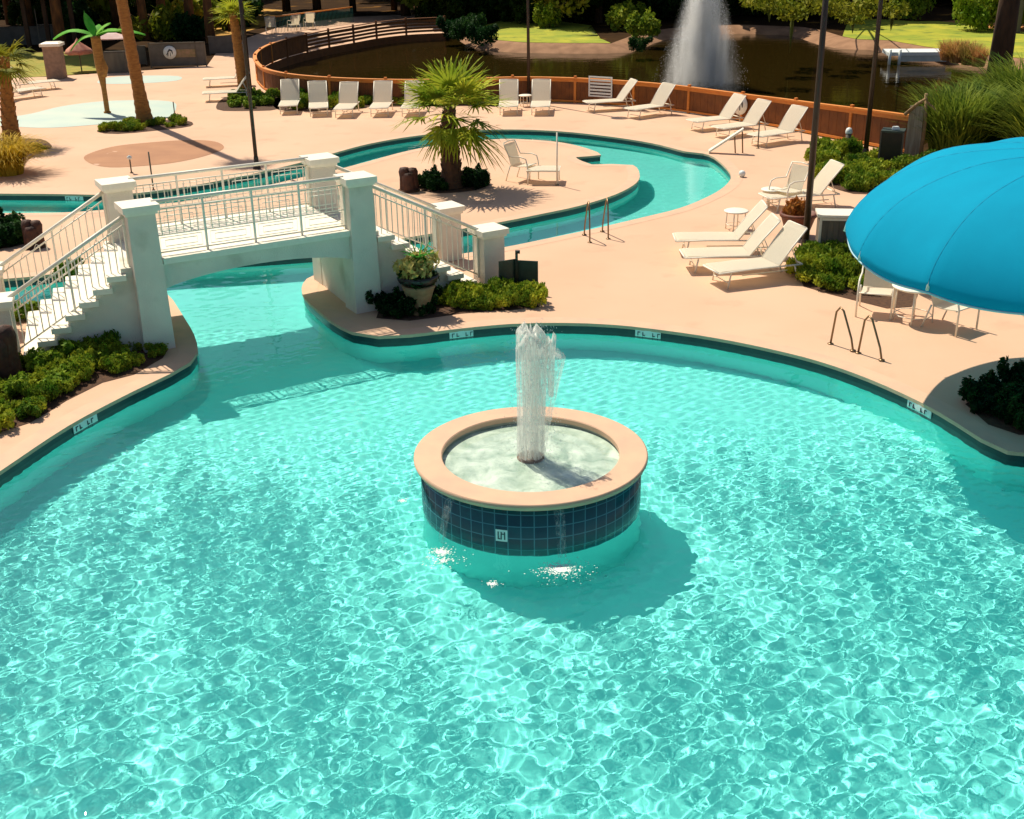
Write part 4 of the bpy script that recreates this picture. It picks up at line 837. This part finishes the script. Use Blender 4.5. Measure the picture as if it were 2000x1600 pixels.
scatter(dkb, [(1248, 100, .9, 'dark bush at the waterline on the tip of the left lawn'), (915, 80, 1.5, 'dark bush on the bank behind the island palm top'), (890, 74, 1.3, 'dark bush beside the far end of the fence'), (945, 88, 1.2, 'dark bush above the island palm on the bank')], 'dark bushes on the pond bank')
ly = shrub_proto(.9, 1.3, .22, LYEL, 420, 'x', 'x', 'bush', up=.3)
scatter(ly, [(205, 42, 2.0, 'yellow broad-leaved plant behind the water play palm'), (262, 78, 1.0, 'yellow-green plant right of the leaning palm trunk'), (305, 76, 1.1, 'yellow-green plant left of the emblem barrier, behind it'), (340, 76, 1.3, 'yellow-green plant behind the round emblem'), (352, 58, 1.5, 'golden plant between the orange trunks'),
             (400, 52, 1.3, 'golden plant right of the orange trunks'), (440, 58, 1.3, 'golden plant left of the second palm crown')], 'yellow plants behind the left barrier')
lr = shrub_proto(1.0, 1.8, .1, leafmat('fresh_leaf', (.14, .26, .015), (.30, .36, .03), 2), 1600, 'x', 'x', 'bush', up=.3)
scatter(lr, [(1905, 62, 1.5, 'tall light green bush behind the right lawn, just right of the big pine'), (1945, 60, 1.7, 'tall light green bush between the big pine and the pale post'), (1995, 58, 1.6, 'tall light green bush at the top right corner'), (1780, 40, 1.2, 'light green bush at the back of the right lawn')], 'light green bushes behind the right lawn')
dk2 = shrub_proto(1.0, 1.6, .18, LDARK, 1100, 'x', 'x', 'bush')
scatter(dk2, [(388, 78, 1.0, 'dark round bush behind the right end of the barrier'), (365, 80, .9, 'dark round bush behind the middle of the barrier'), (150, 62, 1.2, 'dark bush behind the brick pillar'), (480, 52, 1.3, 'dark bush by the second palm crown')], 'dark bushes behind the left barrier')
# spiky shrubs at the right
rb = blade_proto('bush', 'shrub', 1.35, 2.0, 1500, .028, .3, .95, leafmat('reedy_leaf', (.035, .10, .012), (.20, .27, .03), 1.3))
scatter(rb, [(1862, 302, .9, 'reedy dark green bush just above the blue canopy, leftmost'), (1935, 285, 1.1, 'reedy green bush above the blue canopy, below the big pine'), (2010, 275, 1.2, 'reedy green bush at the right edge above the blue canopy'), (1890, 262, .8, 'reedy bush at the water behind the leftmost one'), (1960, 245, .85, 'reedy bush at the foot of the big pine'), (2060, 330, 1.1, 'reedy bush behind the blue canopy beyond the right edge')], 'reedy bushes above the blue canopy')
rd = blade_proto('reed_clump', 'reeds', .6, 1.1, 420, .02, .25, .8, leafmat('dry_reed', (.34, .25, .05), (.52, .34, .12), 3))
scatter(rd, [(1850, 118, .9, 'dry golden reed clump just right of the floating dock'), (1872, 122, 1.1, 'dry golden reed clump, second from the dock'), (1893, 127, 1.0, 'dry golden reed clump, third from the dock'), (1910, 130, .8, 'dry golden reed clump nearest to the big pine')], 'dry reeds on the right bank')
# ------------------------------------------------------------------ pond spray
q = G(1368, 165, -.4); sp = thing('pond_spray', 'tall white fountain spray rising from the pond', 'fountain', q)
sr = np.random.default_rng(9); N_ = 60000; t_ = sr.uniform(0, 1, N_); az = np.where(sr.uniform(0, 1, N_) < .75, sr.integers(0, 17, N_)*2*PI/17+sr.normal(0, .035, N_), sr.uniform(0, 2*PI, N_)); kind_ = sr.uniform(0, 1, N_)
hm = np.where(kind_ < .45, 5.6, np.where(kind_ < .8, 3.9, 2.3))*sr.uniform(.8, 1.05, N_); rm = np.where(kind_ < .45, .7, np.where(kind_ < .8, 1.35, 2.0))*sr.uniform(.55, 1.05, N_)
rad = rm*t_; z = hm*4*t_*(1-t_)*.98+.02; z = np.where(t_ > .5, hm*(1-((t_-.5)/.5)**1.7), hm*(1-(1-t_/.5)**1.5))
x = rad*np.cos(az)+sr.normal(0, .05, N_); y = rad*np.sin(az)+sr.normal(0, .05, N_); s_ = sr.uniform(.004, .010, N_); P = np.stack([x, y, np.maximum(z, .01)], -1)
a1 = sr.normal(size=(N_, 3)); a1 /= np.linalg.norm(a1, axis=1, keepdims=True); b1 = np.cross(a1, sr.normal(size=(N_, 3))); b1 /= np.linalg.norm(b1, axis=1, keepdims=True)
s_ = s_[:, None]; st = np.array([1, 1, 2.2]); quads('droplets', np.stack([P-a1*s_*st, P+b1*s_, P+a1*s_*st, P-b1*s_], 1), leafmat('spray_white', (.85, .86, .86), (.8, .82, .84), 5), sp)['kind'] = 'stuff'
mist = MB().lathe([(0, .02), (1.75, .02), (1.95, .5), (1.9, 1.4), (1.7, 2.4), (1.4, 3.4), (1.0, 4.6), (.6, 5.6), (0, 6.0)], 24).build('mist', BLACK, sp)
m = bpy.data.materials.new('spray_mist'); m.use_nodes = True; t = m.node_tree; t.nodes.clear(); o_ = t.nodes.new('ShaderNodeOutputMaterial'); vl = t.nodes.new('ShaderNodeVolumePrincipled'); t.links.new(vl.outputs[0], o_.inputs['Volume'])
vl.inputs['Color'].default_value = (.95, .95, .93, 1); vl.inputs['Anisotropy'].default_value = .3
co = t.nodes.new('ShaderNodeTexCoord'); sx = t.nodes.new('ShaderNodeSeparateXYZ'); t.links.new(co.outputs['Object'], sx.inputs[0])
def mth(op, a, b_=None):
    n_ = t.nodes.new('ShaderNodeMath'); n_.operation = op
    for i_, v in enumerate((a, b_)):
        if v is None: continue
        if isinstance(v, (int, float)): n_.inputs[i_].default_value = v
        else: t.links.new(v, n_.inputs[i_])
    return n_.outputs[0]
rr_ = mth('SQRT', mth('ADD', mth('MULTIPLY', sx.outputs[0], sx.outputs[0]), mth('MULTIPLY', sx.outputs[1], sx.outputs[1])))
wd = mth('ADD', mth('MULTIPLY', mth('SUBTRACT', 1.0, mth('POWER', mth('MINIMUM', mth('DIVIDE', sx.outputs[2], 5.4), 1.0), 1.2)), 1.6), .35)
fo_ = mth('POWER', mth('MAXIMUM', mth('SUBTRACT', 1.0, mth('DIVIDE', rr_, wd)), 0.0), 2.3)
mp = t.nodes.new('ShaderNodeMapping'); mp.inputs['Scale'].default_value = (3, 3, .45); nz = t.nodes.new('ShaderNodeTexNoise'); nz.inputs['Scale'].default_value = 1.1; nz.inputs['Detail'].default_value = 4
t.links.new(co.outputs['Object'], mp.inputs[0]); t.links.new(mp.outputs[0], nz.inputs[0])
core = mth('MULTIPLY', mth('POWER', mth('MAXIMUM', mth('SUBTRACT', 1.0, mth('DIVIDE', rr_, .28)), 0.0), 1.0), 16.0)
t.links.new(mth('ADD', mth('MULTIPLY', mth('MULTIPLY', fo_, 6.0), mth('MULTIPLY', mth('POWER', nz.outputs['Fac'], 4.5), 18.0)), core), vl.inputs['Density'])
mist.data.materials[0] = m; mist['kind'] = 'stuff'
MB().lathe([(0, .1), (.35, .1), (.4, 0), (.35, -.1)], 18).build('float', BLACK, sp)
# ------------------------------------------------------------------ furniture and small things
o = thing('stone_urn', 'cast stone urn with dark bowl and yellow-green plants beside the bridge', 'planter', G(820, 612))
MB().lathe([(.0, 0), (.17, 0), (.18, .04), (.15, .08), (.20, .22), (.27, .44), (.30, .50), (.30, .54), (.26, .55), (.24, .50), (0, .48)], 24).build('urn', STONE, o)
MB().lathe([(.22, .54), (.33, .60), (.37, .70), (.34, .72), (0, .66)], 20, jit=lambda i, k: .05*math.sin(k*3)).build('dark_bowl', BLACK, o)
quads('plant', cloud([(0, 0, .85), (.12, .05, .95), (-.16, 0, .85), (.0, -.1, .78)], [(.28, .28, .2)]*4, 130, .07, up=.3), leafmat('urn_plant', (.30, .27, .06), (.45, .42, .14), 6), o)
quads('trailing_leaves', cloud([(-.2, -.1, .7), (.22, 0, .68), (0, -.25, .66)], [(.16, .12, .14)]*3, 110, .06), LDARK, o)
V = []
for k in range(9): frond(V, Vector((.03, 0, .95)), k*.7, .9, .12, .38, .3, 5, .02)
quads('grass_plume', np.array([[tuple(v) for v in q_] for q_ in V]), LBRT, o)
def rock(px, py, w, h, label):
    o = thing('rock_speaker', label, 'rock', G(px, py), 0, 'brown upright rocks on the river islands'); mb = MB()
    for dx, dy, r, hh in ((-w*.2, 0, w*.30, h), (w*.2, .03, w*.32, h*.96), (0, -w*.15, w*.36, h*.8)):
        mb.lathe([(r*.95, 0), (r*1.02, hh*.2), (r*.92, hh*.5), (r*.98, hh*.8), (r*.75, hh*.96), (0, hh)], 14, (dx, dy, 0), jit=lambda i, k: .07*math.sin(k*2.1+i*1.7)+.03*math.sin(k*5+i))
    mb.build('body', ROCK, o); MB().lathe([(w*.6, 0), (w*.6, .03), (w*.5, .05), (0, .05)], 14).build('foot', SOIL, o)
rock(68, 483, .42, .62, 'dark brown upright rock on the left island'); rock(799, 373, .48, .62, 'brown upright rock left of the island palm'); rock(12, 745, .5, .95, 'dark brown upright rock at the left edge, in front of the stair foot')
o = thing('folding_sign', 'dark green folding sign board standing right of the bridge end pillar', 'sign board', G(1012, 572))
MB().box((-.20, -.02, .34), (.34, .02, .60), .45).build('panel', DKGRN, o); MB().box((.19, .02, .32), (.38, .02, .58), -.25).build('panel', DKGRN, o)
MB().box((-.02, .02, .38), (.05, .05, .76)).build('post', BLACK, o); MB().box((.0, .02, .78), (.09, .07, .05)).build('cap', BLACK, o)
o = thing('plant_pot', 'brown terracotta bowl with rust-red plant left of the tall lamp post', 'planter', G(1556, 462))
MB().lathe([(0, 0), (.2, 0), (.24, .05), (.36, .42), (.40, .46), (.40, .52), (.35, .53), (.33, .46), (0, .44)], 24).build('pot', TERRA, o); quads('plant', cloud([(0, 0, .65), (-.12, 0, .6)], [(.25, .25, .2)]*2, 160, .07, up=.4), leafmat('rust_leaf', (.42, .10, .02), (.5, .2, .05), 5), o)
o = thing('board_cabinet', 'weathered board cabinet with pale frame between lamp post and blue canopy', 'cabinet', G(1625, 498), -.15)
MB().box((0, 0, .42), (.66, .5, .84)).build('body', GREYW, o); MB().box((0, 0, .865), (.76, .6, .05)).build('top', PAINT, o)
for x in (-.31, .31): MB().box((x, -.262, .42), (.05, .03, .84)).build('frame_post', PAINT, o)
for k in range(5): MB().box((-.22+k*.11, -.256, .42), (.095, .012, .74)).build('slat', GREYW, o)
MB().box((0, -.262, .8), (.56, .028, .05)).build('frame_rail', PAINT, o)
o = thing('bollard', 'short grey bollard with white cap near the fence end', 'bollard', G(1654, 302)); MB().tube([(0, 0, 0), (0, 0, .62)], .08, 14).build('shaft', GREYW, o); MB().lathe([(.095, .60), (.1, .66), (.07, .74), (0, .77)], 14).build('cap', MARK, o)
o = thing('weathered_gate', 'leaning weathered plank gate at the end of the brown fence', 'gate', G(1780, 306), -.5)
MB().box((0, 0, .72), (.42, .05, 1.35), 0, taper=.9).build('plank_leaf', mat('silver_plank', (.42, .38, .28), (.25, .2, .14), 5, .9, .4, 20, stretch=(4, 4, .3)), o)
MB().tube([(.24, 0, 0), (.26, 0, 1.0), (.2, 0, 1.75)], [.06, .05, .045], 8).tube([(-.3, -.05, 1.15), (.0, 0, 1.45), (.22, 0, 1.6)], .05, 8).tube([(.22, 0, 1.55), (.6, .1, 1.2), (.9, .2, .9)], .035, 8).build('branch_post', mat('driftwood', (.42, .28, .14), (.26, .16, .08), 6, .9), o)
o = thing('dark_bin', 'black box bin with pale corner posts beside the weathered gate', 'bin', G(1738, 322), -.4)
MB().box((0, 0, .45), (.55, .5, .9)).build('body', BLACK, o); MB().box((0, 0, .93), (.6, .55, .05)).build('lid', DKGRN, o)
for x, y in ((-.29, -.26), (.29, -.26)): MB().box((x, y, .46), (.04, .04, .92)).build('corner_post', GREYW, o)
MB().box((.05, 0, 1.0), (.2, .12, .08), .5, taper=.7).build('bag', MARK, o)
o = thing('leaning_board', 'long narrow white board sloping down to the river pool edge', 'board', G(1384, 299)); e_ = G(1452, 250, .72)-G(1384, 299)
a_, b_ = Vector((0, 0, .08)), Vector((e_.x, e_.y, .72)); dd = (b_-a_); sw = Vector((-dd.y, dd.x, 0)).normalized()*.13
MB().add([a_-sw, a_+sw, b_+sw*.8, b_-sw*.8]+[v+Vector((0, 0, -.06)) for v in (a_-sw, a_+sw, b_+sw*.8, b_-sw*.8)], [(0, 1, 2, 3), (7, 6, 5, 4), (0, 4, 5, 1), (1, 5, 6, 2), (2, 6, 7, 3), (3, 7, 4, 0)]).build('plank', PAINT, o)
for t_ in (.75, .97): p = a_.lerp(b_, t_); MB().tube([(p.x, p.y, p.z-.05), (p.x+.05, p.y, 0)], .02, 6).build('leg', STEEL, o)
for px, py, h_, top_, lb in ((257, 338, .42, True, 'short thin post with white knob at the tan patch'), (300, 372, 1.0, False, 'thin dark post between the tan patch and the bridge'), (1088, 362, 1.35, False, 'thin pale pole beside the chair on the palm island'), (341, 222, .42, False, 'short green post at the right end of the splash pad'), (1480, 290, .8, False, 'thin pole below the rightmost fence loungers')):
    o = thing('thin_post', lb, 'post', G(px, py)); MB().tube([(0, 0, 0), (0, 0, h_)], .02, 8).build('shaft', GREYW if px != 1088 else PAINT, o); MB().lathe([(.05, 0), (.05, .012), (.02, .03)], 12).build('foot', STEEL, o)
    if top_: MB().lathe([(.0, h_-.05), (.06, h_-.03), (.07, h_+.03), (0, h_+.08)], 12).build('knob', MARK, o)
o = thing('white_ball', 'small white ball lying on the deck at the bend of the river pool', 'ball', G(1449, 346)); MB().lathe([(.09*math.sin(PI*i/10), .09-.09*math.cos(PI*i/10)) for i in range(11)], 20).build('shell', MARK, o); MB().lathe([(.0905, .088), (.0915, .09), (.0905, .092)], 20).build('seam', PAINT, o)
# sign and emblems on the fence
def wallframe(px, py, z): 
    v = G(px, py, z); i = min(range(len(FL)), key=lambda i: (FL[i]-v.xy).length); u = (FL[min(i+1, len(FL)-1)]-FL[i-1]).normalized(); nn = Vector((u.y, -u.x)); nn = nn if nn.y < 0 else -nn; return FL[i]+nn*.09, math.atan2(u.y, u.x)
p, rz = wallframe(1163, 175, .6); o = thing('slatted_sign', 'white slatted sign hanging on the brown fence behind the loungers', 'sign', (p.x, p.y, 0), rz if abs(rz) < PI/2 else rz+PI)
MB().box((0, 0, .30), (.95, .03, .05)).box((0, 0, .97), (.95, .03, .05)).box((-.45, 0, .635), (.05, .03, .62)).box((.45, 0, .635), (.05, .03, .62)).build('frame', MARK, o)
for k in range(5): MB().box((0, .0, .40+k*.115), (.84, .02, .065)).build('slat', MARK, o)
def emblem(o, z, r):
    MB().lathe([(0, 0), (r, 0), (r, .02), (0, .02)], 32).build('disc', MARK, o); d_ = o.children[0]; d_.rotation_euler = (PI/2, 0, 0); d_.location = (0, 0, z)
    ek = MB(); ek.tube([(-.12*r/.35, -.03, z-.2*r/.35), (-.1*r/.35, -.03, z+.02), (.0, -.03, z+.14*r/.35), (.12*r/.35, -.03, z+.08*r/.35), (.15*r/.35, -.03, z-.08)], [.015, .03, .05, .035, .01], 6).tube([(.02, -.03, z), (.03, -.03, z-.2*r/.35)], .014, 6).tube([(-.12*r/.35, -.03, z-.02), (-.2*r/.35, -.03, z-.12)], .014, 6)
    ek.build('bird_mark', INK, o)
p, rz = wallframe(1404, 208, .55); o = thing('round_emblem', 'round white emblem with dark bird mark on the brown fence', 'emblem sign', (p.x, p.y, 0), rz if abs(rz) < PI/2 else rz+PI); emblem(o, .55, .33)
ba = thing('mesh_barrier', 'grey mesh barrier panel with round white emblem on the far left deck', 'barrier', G(350, 131), .1)
MB().box((0, 0, .55), (2.5, .03, 1.0)).build('mesh_panel', GREYM, ba); MB().box((0, 0, 1.09), (2.6, .06, .06)).build('top_rail', GREYW, ba)
for x in (-1.28, .85, 1.28): MB().box((x, 0, .56), (.06, .06, 1.12)).build('post', GREYW, ba)
MB().box((.35, -.025, .62), (1.0, .01, .36)).build('pale_patch', mat('patch', (.34, .22, .13), (.2, .17, .08), 7, .9), ba)
em = thing('round_emblem', 'round white emblem with dark bird mark on the grey barrier', 'emblem sign', G(350, 131)+Vector((-.33, -.10, 0)), .1); emblem(em, .68, .30)
for px, py, w_, lb in ((440, 106, 1.5, 'low grey mesh barrier right of the emblem barrier'), (268, 128, .9, 'grey barrier piece left of the emblem barrier')):
    o = thing('mesh_barrier', lb, 'barrier', G(px, py), .12); MB().box((0, 0, .45), (w_, .03, .8)).build('mesh_panel', GREYM, o); MB().box((0, 0, .88), (w_+.1, .06, .05)).build('top_rail', GREYW, o)
    for x in (-w_/2, w_/2): MB().box((x, 0, .45), (.05, .05, .9)).build('post', GREYW, o)
bp_ = thing('brick_pillar', 'square pale brick pillar with white cap at the far left deck edge', 'pillar', G(112, 153), .1)
MB().box((0, 0, .7), (.72, .72, 1.4)).build('shaft', BRICK, bp_); MB().box((0, 0, 1.45), (.88, .88, .12)).box((0, 0, 1.53), (.8, .8, .05), taper=.8).build('cap', PAINT, bp_)
o = thing('stall', 'small stall with pale pink roof behind the leaning palm trunk', 'stall', G(228, 141), .1)
MB().box((0, 0, .45), (1.0, .7, .9)).build('counter', GREYW, o); MB().box((0, 0, 1.5), (1.5, 1.1, .05)).box((0, 0, 1.62), (1.3, .9, .2), taper=.3).build('roof', PINK, o)
for x in (-.6, .6):
    for y in (-.4, .4): MB().box((x, y, .74), (.05, .05, 1.48)).build('post', GREYW, o)
o = thing('folded_parasol', 'folded reddish parasol beside the artificial palm', 'parasol', G(160, 140)); MB().tube([(0, 0, 0), (0, 0, 1.2)], .03, 8).build('pole', GREYW, o)
MB().lathe([(.0, 1.5), (.12, 1.3), (.5, 1.0), (.62, .8), (.5, .78), (.0, .9)], 16, jit=lambda i, k: .15*math.sin(k*2.5)).build('cloth', mat('red_cloth', (.5, .16, .10), (.6, .3, .2), 4, .85), o)
# dark pavilion at the far left
pv = thing('garden_pavilion', 'dark open pavilion with brown posts and low grey wall at the upper left corner', 'pavilion', G(40, 92), .1)
MB().box((-.6, 1.2, .5), (4.4, .2, 1.0)).build('low_wall', GREYM, pv)
for x in (-3, -1.4, .5, 1.6, 3.0): MB().box((x, 0, 1.45), (.22, .22, 2.9)).build('post', TRUNKD, pv)
MB().box((0, 2, 3.05), (8, 6, .12)).box((0, 2, 3.5), (7.6, 5.6, .8), taper=.2).build('roof', TRUNKD, pv); MB().box((1.1, -.05, 1.0), (.04, .04, 2.0)).box((1.5, -.05, 1.15), (.8, .04, .04)).build('pale_frame', GREYW, pv)
o = thing('picket_railing', 'teal picket railing on the far terrace behind the curved fence', 'railing', G(610, 54), .0)
a_, b_ = G(530, 66)-G(610, 54), G(690, 44)-G(610, 54); mb = MB().tube([a_+Vector((0, 0, .95)), b_+Vector((0, 0, .95))], .04, 6); mb.build('handrail', WOODR, o); mb = MB()
for k in range(61): p = a_.lerp(b_, k/60); mb.tube([p, p+Vector((0, 0, .95))], .018, 4)
mb.build('pickets', mat('teal_paint', (.02, .12, .10), (.03, .16, .13), 9, .5), o)
chair(530, 66, -1.4, 'pale chair on the far terrace, left of the teal railing'); chair(575, 62, -1.0, 'pale chair on the far terrace behind the teal railing'); chair(605, 57, -1.2, 'pale chair at the middle of the teal railing')
dk = thing('floating_dock', 'white floating dock moored at the right pond bank', 'dock', G(1790, 120, -.35), -.12)
MB().box((0, 0, .42), (3.0, 1.5, .16)).build('platform', MARK, dk); MB().box((.15, -.68, .2), (2.1, .06, .26)).build('float', mat('pale_float', (.6, .66, .62), (.5, .56, .54), 4, .6), dk)
for x in (-1.4, -.95): MB().tube([(x, -.78, -.2), (x, -.78, .62)], .07, 8).build('pile', MARK, dk)
o = thing('utility_post', 'pale wooden post by the lawn near the right edge', 'post', G(1984, 68)); MB().box((0, 0, 1.6), (.3, .3, 3.2)).build('shaft', GREYW, o); MB().box((0, 0, 3.25), (.4, .4, .1)).build('cap', GREYW, o)
